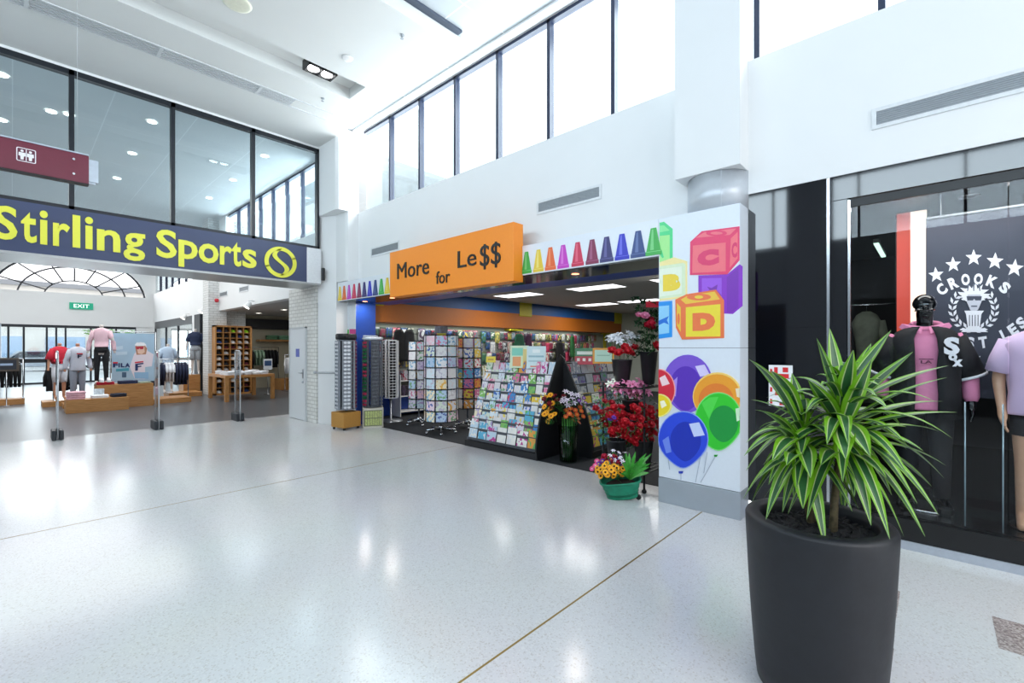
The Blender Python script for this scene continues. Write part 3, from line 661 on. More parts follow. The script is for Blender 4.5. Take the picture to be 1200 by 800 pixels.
# -- ceiling fittings
t = thing('twin_spotlight', 'black twin recessed spotlight in the ceiling slot', 'spotlight', (3.22, 6.98, 5.84))
g = MB()
for a in ((-.22, .22, -.12, -.10), (-.22, .22, .10, .12), (-.22, -.20, -.12, .12), (.20, .22, -.12, .12), (-.01, .01, -.12, .12)): g.box(*a, 0, .15)
g.box(-.22, .22, -.12, .12, .13, .15); g.tube([(0, 0, .15), (0, 0, .2)], .03); g.build('housing', BLACK, t)
for s in (-1, 1):
    g = MB(); g.lathe([(.075, 0.03), (.085, 0.01), (.06, .1)], 20, M=T(s * .105, 0, 0)); g.build('lamp', mat('#FFFFFF', 0.3, noise=0, emit=6), t)
def downlight(p, label, r=.11, grp=None, e=8):
    t = thing('downlight', label, 'downlight', p, 0, grp)
    g = MB(); g.lathe([(r, 0), (r * 1.18, -.012), (r * 1.25, 0)], 24, caps=False); g.build('trim_ring', WHITE, t)
    g = MB(); g.lathe([(r, -.002), (r, .0)], 24); g.build('lens', mat('#FFFCF4', 0.3, noise=0, emit=e), t)
for i, (px, py) in enumerate(((178, 143), (155, 180), (137, 209), (273, 211), (245, 232), (310, 183), (60, 131), (81, 134.5), (2, 141), (2, 88))):
    p = at(px, py, z=5.985)
    downlight(p, 'round ceiling downlight seen through the high glazing, %s counted from the left' % ORD[[6, 5, 4, 8, 7, 9, 2, 3, 1, 0][i]], .075, 'downlights behind the high glazing')
for i, (px, py) in enumerate(((303, 367), (333, 363))):
    downlight(at(px, py, z=2.895), ['left', 'right'][i] + ' round downlight in the low grey ceiling beyond the cap shelves', .09, 'bay downlights')
for (px, py), lb in (((278, 4), 'large round cream speaker in the white ceiling at the top edge'), ((407, 68), 'small round white detector on the ceiling near the slot')):
    p = at(px, py, z=5.798); g = MB(); r = .16 if px < 300 else .075
    g.lathe([(r, 0), (r * .95, -.012), (r * .8, -.016), (r * .2, -.018)], 24); o = g.build('ceiling_speaker' if px < 300 else 'smoke_detector', mat('#E9E8D4' if px < 300 else '#F2F2F2', 0.5)); o.location = p; tag(o, lb, 'speaker' if px < 300 else 'detector')
for i, (px, py) in enumerate(((471, 41), (378, 115))):
    p = at(px, py, z=5.80); t = thing('sprinkler', ['small ceiling sprinkler near the edge of the lower ceiling', 'small ceiling sprinkler between the slot and the air diffuser'][i], 'sprinkler', p)
    g = MB(); g.lathe([(.03, 0), (.03, -.008)], 12); g.tube([(0, 0, -.005), (0, 0, -.05)], .007, 6); g.build('body', STEEL, t)
    g = MB(); g.lathe([(.022, -.052), (.022, -.048)], 12); g.build('deflector', STEEL, t)

# -- security gates at the sports store entrance
def gate(x, label):
    t = thing('security_gate', label, 'security gate', (x, 11.35, 0), 0, 'security gates at the sports store')
    for s in (-1, 1): g = MB(); g.bbox(s * .045 - .03, s * .045 + .03, -.20, .20, 0, .17, .015); g.build('base', mat('#2E3238', 0.5), t)
    g = MB(); g.bbox(-.012, .012, -.17, .17, .15, 1.52, .01); g.build('acrylic_panel', CLEAR, t)
    g = MB(); 
    for y in (-.17, .17): g.tube([(0, y, .02), (0, y, 1.50)], .012, 8)
    g.tube([(0, -.17, 1.50), (0, -.1, 1.54), (0, .1, 1.54), (0, .17, 1.50)], .012, 8); g.build('frame', mat('#C9CCD0', 0.3, metal=0.3), t)
gate(0.54, 'slim clear security gate furthest left at the store entrance')
gate(1.95, 'slim clear security gate in the middle, in front of the sports poster')
gate(3.38, 'slim clear security gate on the right, in front of the white tee table')

# -- troffers and lights of the card shop
for i, (x, y, lb) in enumerate(((8.6, 7.7, 'rectangular ceiling light panel nearest the orange sign'), (8.7, 5.5, 'rectangular ceiling light panel left of the tall pink roses, front row'),
                                (12.1, 7.6, 'rectangular ceiling light panel further back in the card shop'), (12.0, 6.1, 'rectangular ceiling light panel at the back beside the pillar'), (8.7, 3.5, 'rectangular ceiling light panel close to the printed pillar'))):
    t = thing('light_panel', lb, 'ceiling light', (x, y, 2.93), 0, 'card shop light panels')
    g = MB(); 
    for a in ((-.3, .3, -.62, -.6), (-.3, .3, .6, .62), (-.32, -.3, -.62, .62), (.3, .32, -.62, .62)): g.box(*a, -.012, 0)
    g.build('frame', WHITE, t)
    g = MB(); g.box(-.3, .3, -.6, .6, -.008, -.001); g.build('diffuser', mat('#FFFFFF', 0.4, noise=0, emit=3.2), t)
for y in (3.4, 7.6, 8.6):
    g = MB(); g.lathe([(.04, 0), (.05, -.006), (.03, -.004)], 16); o = g.build('soffit_lamp', mat('#FF9A70', 0.3, noise=0, emit=5)); o.location = (4.9, y, 2.552)
    tag(o, 'tiny glowing lamp in the black soffit, ' + {3.4: 'under the magenta crayon', 7.6: 'left of the orange sign', 8.6: 'furthest left'}[y], 'lamp')
# ================================================================== PLANTER AND PLANT
PC = Vector((2.576, 0.41, 0))
t = thing('planter_pot', 'tall tapered charcoal plastic pot in the foreground with wide flat rim', 'pot', PC)
g = MB(); pr = [(.235, 0), (.252, .012), (.262, .10), (.272, .22), (.282, .36), (.290, .50), (.297, .64), (.302, .745), (.303, .785), (.298, .797), (.288, .802), (.245, .802), (.236, .795), (.233, .77), (.230, .70)]
g.lathe(pr, 72, caps=False); g.lathe([(.235, 0), (.0001, 0)], 72, caps=False); g.build('pot_body', mat('#191B21', 0.5, noise=0.12, scale=14, bump=0.15), t)
g = MB(); g.lathe([(.229, .70), (.231, .735), (.0001, .738)], 40, caps=False)
rnd = random.Random(3)
for i in range(420):
    a = rnd.random() * 6.283; r = .222 * math.sqrt(rnd.random()); l = rnd.uniform(.012, .028); w = l * rnd.uniform(.3, .6)
    M = T(r * math.cos(a), r * math.sin(a), .742 + rnd.random() * .012) @ RZ(rnd.random() * 6.3) @ RY(rnd.uniform(-.5, .5)) @ RX(rnd.uniform(-.5, .5))
    g.box(-l, l, -w, w, -.003, .004, 0, M)
g.build('bark_mulch', mat('#17171A', 0.85, noise=0.5, scale=40), t)

t = thing('dracaena_plant', 'leafy dracaena with lime-edged striped leaves growing in the charcoal pot', 'plant', PC + Vector((0, 0, .74)))
BARK = mat('#5A5038', 0.8, noise=0.4, scale=45, bump=0.5)
LEAF = [mat('#6FA81A', 0.38, noise=0.12, scale=14), mat('#B9C88A', 0.4, noise=0.08), mat('#2B5A30', 0.35, noise=0.15, scale=20)]
def rel(p): return Vector(p) - PC - Vector((0, 0, .74))
def leaf(g, base, mid, tip, w, up=Vector((0, 0, 1)), fold=.25):
    """one striped strap leaf: lime edges, pale lines, dark middle, along a curved midrib"""
    n = 12; rings = []; base, mid, tip = Vector(base), Vector(mid), Vector(tip)
    for i in range(n + 1):
        s = i / n; p = base * (1 - s) ** 2 + mid * 2 * s * (1 - s) + tip * s * s
        d = ((mid - base) * (1 - s) + (tip - mid) * s).normalized()
        side = d.cross(up)
        if side.length < .05: side = d.cross(Vector((FW.x, FW.y, .3)))
        side.normalize(); nn = side.cross(d).normalized()
        ww = w * (0.35 + 0.65 * math.sin(math.pi * min(s / .62, 1) * .5)) * (1 if s < .45 else max(.02, 1 - ((s - .45) / .55) ** 1.8))
        rings.append([p + side * ww * u + nn * (abs(u) * ww * fold) for u in (-1, -.56, -.44, 0, .44, .56, 1)])
    m = [0, 1, 2, 2, 1, 0]
    o = len(g.v); g.v += [tuple(q) for r in rings for q in r]
    for i in range(n):
        for j in range(6):
            g.f.append((o + i * 7 + j, o + i * 7 + j + 1, o + (i + 1) * 7 + j + 1, o + (i + 1) * 7 + j)); g.m.append(m[j]); g.sm.append(True)
c1 = at(986, 500, d=2.17); c2 = at(940, 520, d=2.22)
s1 = at(976, 604, d=2.12); s2 = at(951, 598, d=2.22); s1.z = .74; s2.z = .74
for s, c, r in ((s1, c1, .016), (s2, c2, .017)):
    g = MB(); a, b = rel(s), rel(c); g.tube([a, a.lerp(b, .3) + Vector((.005, .004, 0)), a.lerp(b, .6) + Vector((-.004, 0, 0)), b], [r * 1.15, r, r * .95, r * .8], 10); g.build('stem', BARK, t)
rnd = random.Random(11)
def crown(name, c, leaves, n, lmin, lmax, up=.12):
    g = MB()
    for px, py, dd, w, arch in leaves:     # the leaves that stand out: where each one ends and how far it arches
        w *= 1.75; tip = at(px, py, d=2.17 + dd); base = Vector(c) + Vector((0, 0, rnd.uniform(-.10, .10) + (.06 if py < 470 else -.04)))
        m = base.lerp(tip, .45) + Vector((0, 0, arch)); leaf(g, rel(base), rel(m), rel(tip), w)
    for i in range(n):
        az = i * 2.39996 + rnd.uniform(-.3, .3); k = (i + .5) / n; elv = R(80 - 115 * k ** .9) + rnd.uniform(-.15, .15)
        L = rnd.uniform(lmin, lmax) * (.75 if k < .15 else 1)
        base = Vector(c) + Vector((0, 0, up * (1 - 1.9 * k)))
        d = Vector((math.cos(az) * math.cos(elv), math.sin(az) * math.cos(elv), math.sin(elv)))
        out = Vector((math.cos(az), math.sin(az), 0))
        mid = base + d * L * .55 + Vector((0, 0, .05)); tip = base + d * L * .95 + out * L * .12 - Vector((0, 0, L * (.24 + .45 * k)))
        leaf(g, rel(base), rel(mid), rel(tip), rnd.uniform(.028, .040))
    return g.build(name, LEAF, t)
# (tip x, tip y, nearer or further than the stem, half width, arch)
L1 = [(957, 396, .0, .022, .01), (972, 384, .1, .020, .01), (1044, 387, .05, .022, .0), (1070, 412, .0, .026, .01), (1021, 402, .15, .02, .02), (1112, 428, .1, .017, .05), (1110, 442, -.1, .016, .06),
      (1122, 483, -.05, .022, .06), (1105, 470, .1, .02, .07), (1075, 590, -.25, .024, .10), (1108, 545, -.1, .022, .13), (1092, 570, .05, .018, .12), (1062, 500, -.3, .026, .09), (1020, 535, -.35, .026, .06),
      (991, 538, -.38, .026, .05), (975, 482, -.3, .0, .04), (962, 545, -.3, .024, .07), (1001, 582, -.15, .026, .05), (1013, 560, .1, .022, .07), (1045, 580, .15, .018, .10), (1055, 545, -.2, .024, .1),
      (947, 445, -.15, .024, .03), (1022, 420, -.2, .027, .0), (1000, 410, -.15, .022, .0), (1039, 560, -.3, .022, .08), (1082, 528, -.3, .02, .13), (1100, 505, .2, .02, .12), (1030, 590, .1, .016, .07)]
L1 = [l for l in L1 if l[3] > 0]
L2 = [(878, 421, -.05, .022, .10), (903, 434, -.1, .024, .08), (925, 462, .1, .022, .05), (872, 534, .0, .020, .12), (874, 552, .1, .018, .12), (880, 468, .1, .016, .04), (889, 560, -.1, .018, .10),
      (941, 596, -.15, .027, .06), (930, 585, .05, .022, .07), (912, 570, .1, .02, .08), (900, 500, -.2, .02, .08), (905, 540, -.25, .024, .1), (922, 545, -.3, .024, .1), (893, 512, .15, .018, .08), (917, 600, .0, .016, .06),
      (950, 560, -.32, .024, .06), (928, 437, .15, .02, .03), (884, 480, -.2, .018, .08)]
crown('foliage', c1, L1, 58, .26, .38); crown('foliage', c2, L2, 34, .20, .28, .08)

# ================================================================== FIGURES
def skin_mesh(name, verts, edges, radii, parent, m, subdiv=2, root=0):
    me = bpy.data.meshes.new(name); me.from_pydata(verts, edges, [])
    o = bpy.data.objects.new(name, me); col.objects.link(o)
    md = o.modifiers.new('skin', 'SKIN'); md.use_smooth_shade = True
    for i, r in enumerate(radii):
        v = me.skin_vertices[0].data[i]; v.radius = r if isinstance(r, tuple) else (r, r); v.use_root = (i == root)
    sb = o.modifiers.new('sub', 'SUBSURF'); sb.levels = sb.render_levels = subdiv
    dg = bpy.context.evaluated_depsgraph_get(); dg.update()
    nm = bpy.data.meshes.new_from_object(o.evaluated_get(dg)); nm.name = name
    bpy.data.objects.remove(o); bpy.data.meshes.remove(me)
    for p in nm.polygons: p.use_smooth = True
    nm.materials.clear(); nm.materials.append(m)
    o = bpy.data.objects.new(name, nm); col.objects.link(o); o.parent = parent
    return o
def body(parent, m, head=True, arms=((.27, .02, 1.16), (.29, -.06, .92)), arms_r=None, stance=.10, cut=None, fingers=True, fem=False, name='body'):
    """a standing figure about 1.8 m tall facing -y; joints as vertices, a radius at each"""
    V, E, Q = [], [], []
    def v(p, r, link=None):
        V.append(p); Q.append(r)
        if link is not None: E.append((link, len(V) - 1))
        return len(V) - 1
    sw = .165 if fem else .185
    pel = v((0, 0, .95), (.135, .10)); wa = v((0, 0, 1.12), (.112 if fem else .13, .085), pel); ch = v((0, 0, 1.32), (.15, .105), wa)
    nb = v((0, .005, 1.46), (.075, .065), ch); nk = v((0, -.002, 1.54), (.052, .052), nb)
    if head:
        h1 = v((0, -.01, 1.61), (.062, .078), nk); h2 = v((0, -.008, 1.70), (.076, .098), h1); h3 = v((0, .0, 1.78), (.062, .08), h2); 
        v((0, -.105, 1.665), (.014, .014), h1); v((.078, .005, 1.675), (.012, .02), h2); v((-.078, .005, 1.675), (.012, .02), h2)
    for s in (-1, 1):
        el_, wr = (arms if s < 0 or arms_r is None else arms_r)
        sh = v((s * sw, 0, 1.42), (.062, .062), ch); e = v((s * el_[0], el_[1], el_[2]), (.042, .042), sh); w_ = v((s * wr[0], wr[1], wr[2]), (.027, .027), e)
        d = (Vector((s * wr[0], wr[1], wr[2])) - Vector((s * el_[0], el_[1], el_[2]))).normalized()
        pz = Vector((s * wr[0], wr[1], wr[2])) + d * .07
        pm = v(tuple(pz), (.022, .038), w_)
        if fingers:
            for k in range(4):
                a = pz + d * .035 + Vector((0, (k - 1.5) * .020, 0)); b = a + d * (.05 + .008 * (1.5 - abs(k - 1.5))) + Vector((-s * .018, 0, 0))
                i1 = v(tuple(a), (.0095, .0095), pm); v(tuple(b), (.007, .007), i1)
            a = pz + Vector((-s * .005, -.045, -.01)); i1 = v(tuple(a), (.010, .010), pm); v(tuple(a + d * .035 + Vector((0, -.01, 0))), (.008, .008), i1)
        hp = v((s * stance * .9, 0, .88), (.095, .095), pel); kn = v((s * stance, -.015, .50), (.058, .058), hp); an = v((s * (stance + .01), .01, .09), (.036, .036), kn)
        ft = v((s * (stance + .02), -.09, .045), (.038, .03), an); v((s * (stance + .03), -.17, .032), (.032, .022), ft)
    return skin_mesh(name, V, E, Q, parent, m)
def oval(cx, cy, z, rx, ry, n=20, p=2.4):
    o = []
    for i in range(n):
        a = 2 * math.pi * i / n; c, s = math.cos(a), math.sin(a)
        o.append((cx + rx * math.copysign(abs(c) ** (2 / p), c), cy + ry * math.copysign(abs(s) ** (2 / p), s), z))
    return o
def top(parent, name, m, hem=.88, loose=1.0, sleeve=1.0, arms=((.27, .02, 1.16), (.29, -.06, .92)), cuff=0, neck=.075, sl_r=1.0, mats=None, wob=.008):
    """shirt or jumper: torso with shoulders, and two sleeves; sleeve 0.5 ends at the elbow, 1 at the wrist"""
    g = MB(); k = loose; rnd = random.Random(hash(name) % 97)
    hs = [(hem, .175, .135), (hem + .02, .18, .14), (1.02, .172, .132), (1.16, .170, .128), (1.30, .185, .135), (1.39, .200, .125), (1.44, .185, .105), (1.475, .135, .085), (1.50, neck + .01, neck)]
    rings = []
    for z, rx, ry in hs:
        r = oval(0, 0, z, rx * (k if z < 1.4 else 1 + (k - 1) * .4), ry * (k if z < 1.4 else 1), 24)
        rings.append([(x + wob * math.sin(x * 60 + z * 25), y + wob * math.sin(x * 45 + z * 31), zz) for x, y, zz in r])
    g.loft(rings, 0, True, True)
    for s in (-1, 1):
        sh = Vector((s * .16, 0, 1.42)); e = Vector((s * arms[0][0], arms[0][1], arms[0][2])); w_ = Vector((s * arms[1][0], arms[1][1], arms[1][2]))
        if sleeve <= .5: pts = [sh, sh.lerp(e, .5), sh.lerp(e, sleeve * 2)]; rr = [.078, .082 * sl_r, .080 * sl_r]
        else:
            pts = [sh, sh.lerp(e, .5), e, e.lerp(w_, .5 * sleeve), e.lerp(w_, .85 * sleeve), e.lerp(w_, sleeve)]; rr = [.078, .072 * sl_r, .062 * sl_r, .056 * sl_r, .052 * sl_r, .038]
        g.tube(pts, rr, 12, cuff if cuff else 0)
    return g.build(name, mats or m, parent)
def legs(parent, name, m, end=.10, waist=1.0, r=1.0, stance=.10):
    g = MB(); g.loft([oval(0, 0, .84, .165 * r, .125 * r), oval(0, 0, .92, .17, .13), oval(0, 0, waist, .145, .115)], 0, True)
    for s in (-1, 1):
        pts = [(s * stance * .85, 0, .92), (s * stance * .95, 0, .70), (s * stance, -.015, .50), (s * (stance + .005), 0, .30), (s * (stance + .01), .01, .10)]
        rr = [.10 * r, .090 * r, .072 * r, .062 * r, .055 * r]
        if end > .12:
            n = 1 + (1 if end > .6 else 2 if end > .4 else 3); pts = pts[:n]; rr = rr[:n]; pts.append((pts[-1][0], pts[-1][1], end)); rr.append(rr[-1] * 1.02)
        g.tube(pts, rr, 14)
    return g.build(name, m, parent)

# ================================================================== CLOTHING SHOP WINDOW
# hooded black jersey mannequin
face = math.atan2(0, 1)
t = thing('mannequin', 'glossy black mannequin in a black baseball jersey over a pink hoodie, behind the shop glass', 'mannequin', (5.30, .065, .235), R(-90) + R(4)); t.scale = (1, 1, 1.03)
AR = ((.275, .03, 1.13), (.285, -.01, .90))
GB = mat('#08090B', 0.12, noise=0.02, coat=.4)
b = body(t, GB, True, AR)
g = MB(); g.box(-.055, .055, -.094, -.088, 1.69, 1.71)
for s in (-1, 1): g.ball((s * .03, -.086, 1.70), (.02, .012, .01), 8, 5)
g.ball((0, -.094, 1.625), (.024, .01, .008), 8, 5); g.ball((0, -.075, 1.585), (.02, .018, .014), 8, 5); g.build('face_features', GB, t)
PINK = mat('#E58CB0', 0.8, noise=0.06, scale=12, bump=.2); JB = mat('#121216', 0.75, noise=0.1, bump=.2, scale=20)
top(t, 'hoodie', PINK, .82, 1.02, 1.0, AR, neck=.08)
g = MB(); pts = []
for i in range(15):
    a = R(-60) + R(300) * i / 14; pts.append((.105 * math.sin(a), .03 + -.09 * math.cos(a) * -1, 1.50 + .03 * math.cos(a)))
g.tube(pts, [.02] + [.032] * 13 + [.02], 10)
for s in (-1, 1): g.loft([[(s * .02, -.10, 1.50), (s * .15, -.03, 1.53), (s * .17, -.02, 1.50), (s * .03, -.125, 1.46)], [(s * .02, -.115, 1.485), (s * .12, -.05, 1.50), (s * .14, -.05, 1.47), (s * .03, -.135, 1.44)]], 0, False)
g.build('hood', PINK, t)
# open jersey: a shell with a gap down the front
g = MB(); rings = []
for z, rx, ry in ((.76, .235, .185), (.95, .232, .18), (1.15, .228, .175), (1.30, .232, .175), (1.40, .235, .155), (1.46, .19, .13), (1.50, .12, .10)):
    r = []
    for i in range(25):
        a = R(-90) + R(15) + R(330) * i / 24; c, s = math.cos(a), math.sin(a)
        r.append((rx * math.copysign(abs(c) ** .85, c) + .006 * math.sin(a * 9 + z * 20), ry * math.copysign(abs(s) ** .85, s), z))
    r += [(x * .94, y * .94, z_) for x, y, z_ in reversed(r)]
    rings.append(r)
g.loft(rings, 0, True, True)
for s in (-1, 1):
    sh = Vector((s * .17, 0, 1.405)); e = Vector((s * .28, .03, 1.10)); g.tube([sh, sh.lerp(e, .5), sh.lerp(e, 1.0)], [.092, .102, .105], 14)
    g.tube([sh.lerp(e, .97), sh.lerp(e, 1.03)], [.111, .112], 14, 1)
g.build('jersey', [JB, mat('#E8E8EC', .6)], t)
g = MB(); M = Matrix.Translation((.105, -.175, 1.18)) @ Matrix(((1, 0, 0, 0), (0, 0, -1, 0), (0, 1, 0, 0), (0, 0, 0, 1))) @ RY(R(18))
text(g, 'S', M, .0, .10, .09, .23, 0, .006, 0, .05); text(g, 'o', M, .03, .085, .045, .10, 0, .006, 0, .05); text(g, 'x', M, .055, .12, 0, .055, 0, .006, 0, .05)
g.build('team_logo', mat('#F0F0F4', .6), t)
g = MB(); text(g, 'LA', fy(-.035, -.166, 1.20), 0, .07, 0, .025, 0, .03, 0, .02); g.tube([(-.045, -.165, 1.235), (.045, -.165, 1.235)], .004, 6); g.build('chest_print', mat('#5A1E3C', .6), t)
legs(t, 'trousers', mat('#16171B', .8, noise=.1), .12, 1.0)
g = MB(); 
for s in (-1, 1): g.bbox(s * .12 - .05, s * .12 + .05, -.20, .06, 0, .07, .02)
g.build('shoes', mat('#0C0D0F', .3), t)
g = MB(); g.lathe([(.19, 0), (.19, .012), (.18, .016)], 28); g.build('base_plate', CHROME, t)
# lilac tee mannequin
t = thing('mannequin', 'headless light-skinned mannequin in a lilac T-shirt and black shorts, cut by the right edge', 'mannequin', (5.22, -.60, .235), R(-90))
SK = mat('#C99C7E', 0.35, noise=.03)
AR2 = ((.235, .02, 1.13), (.22, -.06, .88))
b = body(t, SK, False, AR2, fem=True)
top(t, 'tee', mat('#D9BEDD', 0.8, noise=.04, scale=8, bump=.15), .86, 1.12, .42, AR2, neck=.08, sl_r=1.12)
legs(t, 'shorts', mat('#15161A', .8), .76, 1.0, 1.05)
g = MB(); g.lathe([(.06, 1.50), (.056, 1.56)], 16); g.build('neck_cap', GB, t)
g = MB(); g.lathe([(.19, 0), (.19, .012), (.18, .016)], 28); g.build('base_plate', CHROME, t)

# graphic banner
BX = 5.62
t = thing('window_banner', 'hanging dark grey banner with white Crooks and Castles emblem behind the mannequins', 'banner', (BX, 0, 0))
bp_ = at(1085, 240, x=BX); yb0 = bp_.y; yb1 = -1.55
g = MB(); g.box(0, .012, yb1, yb0, 1.17, 2.76); g.build('cloth', mat('#3A3E4C', 0.5, noise=.06, scale=3), t)
g = MB(); g.tube([(0, yb1, 2.77), (0, yb0, 2.77)], .014, 8); g.build('rail', mat('#9AA0A6', .4, metal=.4), t)
g = MB(); 
for y in (yb0 - .1, yb1 + .3): g.tube([(0, y, 2.78), (0, y, 2.98)], .004, 6)
g.build('hanging_wire', mat('#C0C4C8', .3), t)
WH = '#F6F6FA'
cc = at(1141, 350, x=BX)
EM = fx(-.001, cc.y, cc.z)
def q(px, py): p = at(px, py, x=BX); return cc.y - p.y, p.z - cc.z
P = Print(EM, lambda a, b: (a, b))
WH = '#F6F6FA'
def star(px, py, r, rot=0):
    P.poly([q(px + r * (1 if k % 2 == 0 else .42) * math.sin(rot + k * math.pi / 5), py - r * (1 if k % 2 == 0 else .42) * math.cos(rot + k * math.pi / 5)) for k in range(10)], WH)
for x, y, r, o in ((1097, 322, 9.5, -.1), (1117, 310, 9.5, -.05), (1141, 302, 10, 0), (1166, 306, 10.5, .05), (1189, 314, 11, .1), (1142, 421, 8.5, -.2), (1163, 428, 8.5, 0), (1210, 332, 11, .2)): star(x, y, r, o)
def letter(chh, px, py, rot, wd, h):
    vs, fs = text_geo(chh, .05); a0 = min(v[0] for v in vs); a1 = max(v[0] for v in vs); b0 = min(v[1] for v in vs); b1 = max(v[1] for v in vs); out = []
    for v in vs:
        x = ((v[0] - a0) / (a1 - a0) - .5) * wd; y = ((v[1] - b0) / (b1 - b0) - .5) * h
        c = q(px + x * math.cos(rot) + y * math.sin(rot), py + x * math.sin(rot) - y * math.cos(rot)); out.append((c[0], c[1], 0 if v[2] < 0 else .002))
    P.g.add(out, fs, P.mi(WH), False, EM)
for c, x, y, r, wd in (('C', 1103.5, 339, -.75, 10.5), ('R', 1117, 331.5, -.4, 10.5), ('O', 1131.5, 327.5, -.1, 10), ('O', 1146.5, 327, .12, 10.5), ('K', 1162.5, 330, .4, 11.5), ('S', 1177.5, 337, .7, 10.5),
                       ('C', 1098, 386, .9, 10), ('A', 1110, 395, .6, 11), ('S', 1137, 401.5, .1, 9.5), ('T', 1152, 401, -.15, 10), ('L', 1177, 392, -.45, 8), ('E', 1187, 386, -.6, 9.5), ('S', 1197, 378, -.75, 10)):
    letter(c, x, y, r, wd, 13.5)
letter('T', 1124, 400, .3, 9, 13.5)
# laurel wreath
for s in (-1, 1):
    for i in range(8):
        ang = R(-80 + i * 17); px_ = 1141 + s * 25 * math.cos(ang); py_ = 362 - 24 * math.sin(ang); ta = ang + math.pi / 2
        for o in (-1, 1):
            ax, ay = px_ + o * s * 2.6 * math.cos(ang), py_ - o * 2.6 * math.sin(ang)
            dx, dy = s * math.cos(ta - o * .6), -math.sin(ta - o * .6)
            P.poly([q(ax + 4.2 * (dx * u - dy * v_), ay + 4.2 * (dy * u + dx * v_)) for u, v_ in ((-1, 0), (0, .42), (1, 0), (0, -.42))], WH)
hair = []
for i in range(36):
    a = 2 * math.pi * i / 36; r = 15.5 + 4.5 * math.sin(i * 2.4) * (1 if math.sin(a) > -.5 else .2)
    hair.append(q(1141 + r * 1.08 * math.cos(a), 347 - r * .8 * math.sin(a) * (1 if math.sin(a) > 0 else .55)))
P.poly(hair, WH)
P.poly([q(*k) for k in ((1134, 345), (1149, 345), (1150, 354), (1146, 363), (1141, 366), (1137, 363), (1133, 354))], '#D0D1DA')
P.poly([q(*k) for k in ((1132.5, 347), (1150.5, 347), (1149.5, 352), (1143, 352), (1141.5, 350), (1140, 352), (1133.5, 352))], '#4A4E5C')
for dx in (-6, 0, 6): P.poly([q(1141 + dx - 1, 333), q(1141 + dx + 1, 332), q(1141 + dx * 1.2 + .5, 341), q(1141 + dx * 1.2 - .5, 341)], '#5A5E6C')
P.poly([q(*k) for k in ((1138, 358), (1145, 358), (1145, 359.5), (1138, 359.5))], '#5A5E6C')
P.poly([q(*k) for k in ((1130, 364), (1153, 364), (1150, 368), (1148, 383), (1153, 386), (1158, 389), (1126, 389), (1130, 386), (1134, 383), (1132, 368))], WH)
for dx in (-5, -1.7, 1.7, 5): P.poly([q(1141 + dx - .5, 369), q(1141 + dx + .5, 369), q(1141 + dx + .5, 382), q(1141 + dx - .5, 382)], '#4A4E5C')
P.g.build('printed_emblem', P.mats, t)
# red and white light column behind the glass
t = thing('light_column', 'tall upright panel glowing red and white beside the banner', 'lamp', (6.0, 0, .235))
ya = at(1051, 300, x=6.0).y; ym = at(1067, 300, x=6.0).y; yc = at(1086, 300, x=6.0).y
g = MB(); g.box(0, .06, yc - .02, ya + .01, 0, 2.70); g.build('backing', BLACK, t)
g = MB(); g.box(-.02, 0, ym, ya, .9, 2.70); g.build('red_panel', mat('#C8453A', 0.4, noise=.15, scale=1.2, emit=.55, ecol='#E0553C'), t)
g = MB(); g.box(-.02, 0, yc, ym, .9, 2.70); g.build('white_panel', mat('#FFE6D2', 0.4, noise=.05, emit=1.3), t)
# grey-green jacket hanging further in
t = thing('hanging_jacket', 'grey-green jacket hanging deep in the dark shop, left of the red light', 'jacket', (7.0, 0, 0))
p = at(1013, 352, x=7.0)
g = MB(); g.loft([oval(7 - 7, p.y - .02, z, rx, ry, 16) for z, rx, ry in ((.95, .11, .12), (1.2, .10, .11), (1.55, .10, .10), (1.8, .11, .13), (1.9, .10, .15), (2.0, .06, .10), (2.04, .03, .04))], 0, True)
g.tube([(0, p.y - .15, 1.92), (-.02, p.y - .20, 1.65), (-.02, p.y - .20, 1.35)], [.05, .05, .045], 10); g.build('jacket_body', mat('#6F7566', 0.8, noise=.2, scale=9, bump=.3), t)
g = MB(); g.tube([(0, p.y - .02, 2.04), (0, p.y - .02, 2.12), (0, p.y + .02, 2.14)], .006, 6); g.tube([(0, p.y - .3, 2.12), (0, p.y + .35, 2.12)], .012, 8); g.build('hanger', CHROME, t)
for i, (y, x) in enumerate(((.55, 8.0), (1.0, 7.2))):
    t = thing('strip_light', ['green-white ceiling strip light deep in the clothing shop', 'second ceiling strip light deep in the clothing shop, nearer its left wall'][i], 'ceiling light', (x, y, 2.93))
    g = MB(); g.box(-.6, .6, -.03, .03, 0, .05); g.build('housing', WHITE, t)
    g = MB(); g.box(-.58, .58, -.025, .025, -.012, 0); g.build('tube', mat('#CFF5E2', .4, noise=0, emit=2.0), t)
area('banner_fill', (5.25, 0.2, 2.92), (.5, 2.0), 34, (0, 0, -1), (1, .97, .95))  # fill lamp added to brighten the banner, no fitting of its own
# rail of dark clothes standing behind the glass, clear rods of a display stand
t = thing('display_rods', 'thin clear display rods standing on the window floor at the right edge', 'stand', (4.95, -.37, .235))
for y in (0, .2):
    g = MB(); g.tube([(0, y, 0), (0, y, .95)], .005, 8); g.build('rod', mat('#9DB4BC', .1, metal=.4), t)
g = MB(); g.tube([(0, 0, 0), (0, 0, -.05)], .008, 6); g.lathe([(.07, -.06), (.07, -.05), (.02, -.045)], 16); o = g.build('sprinkler', STEEL); o.location = at(1136, 232, z=2.9); o.location.z = 2.97
tag(o, 'small ceiling sprinkler inside the clothing shop window, above the banner', 'sprinkler')
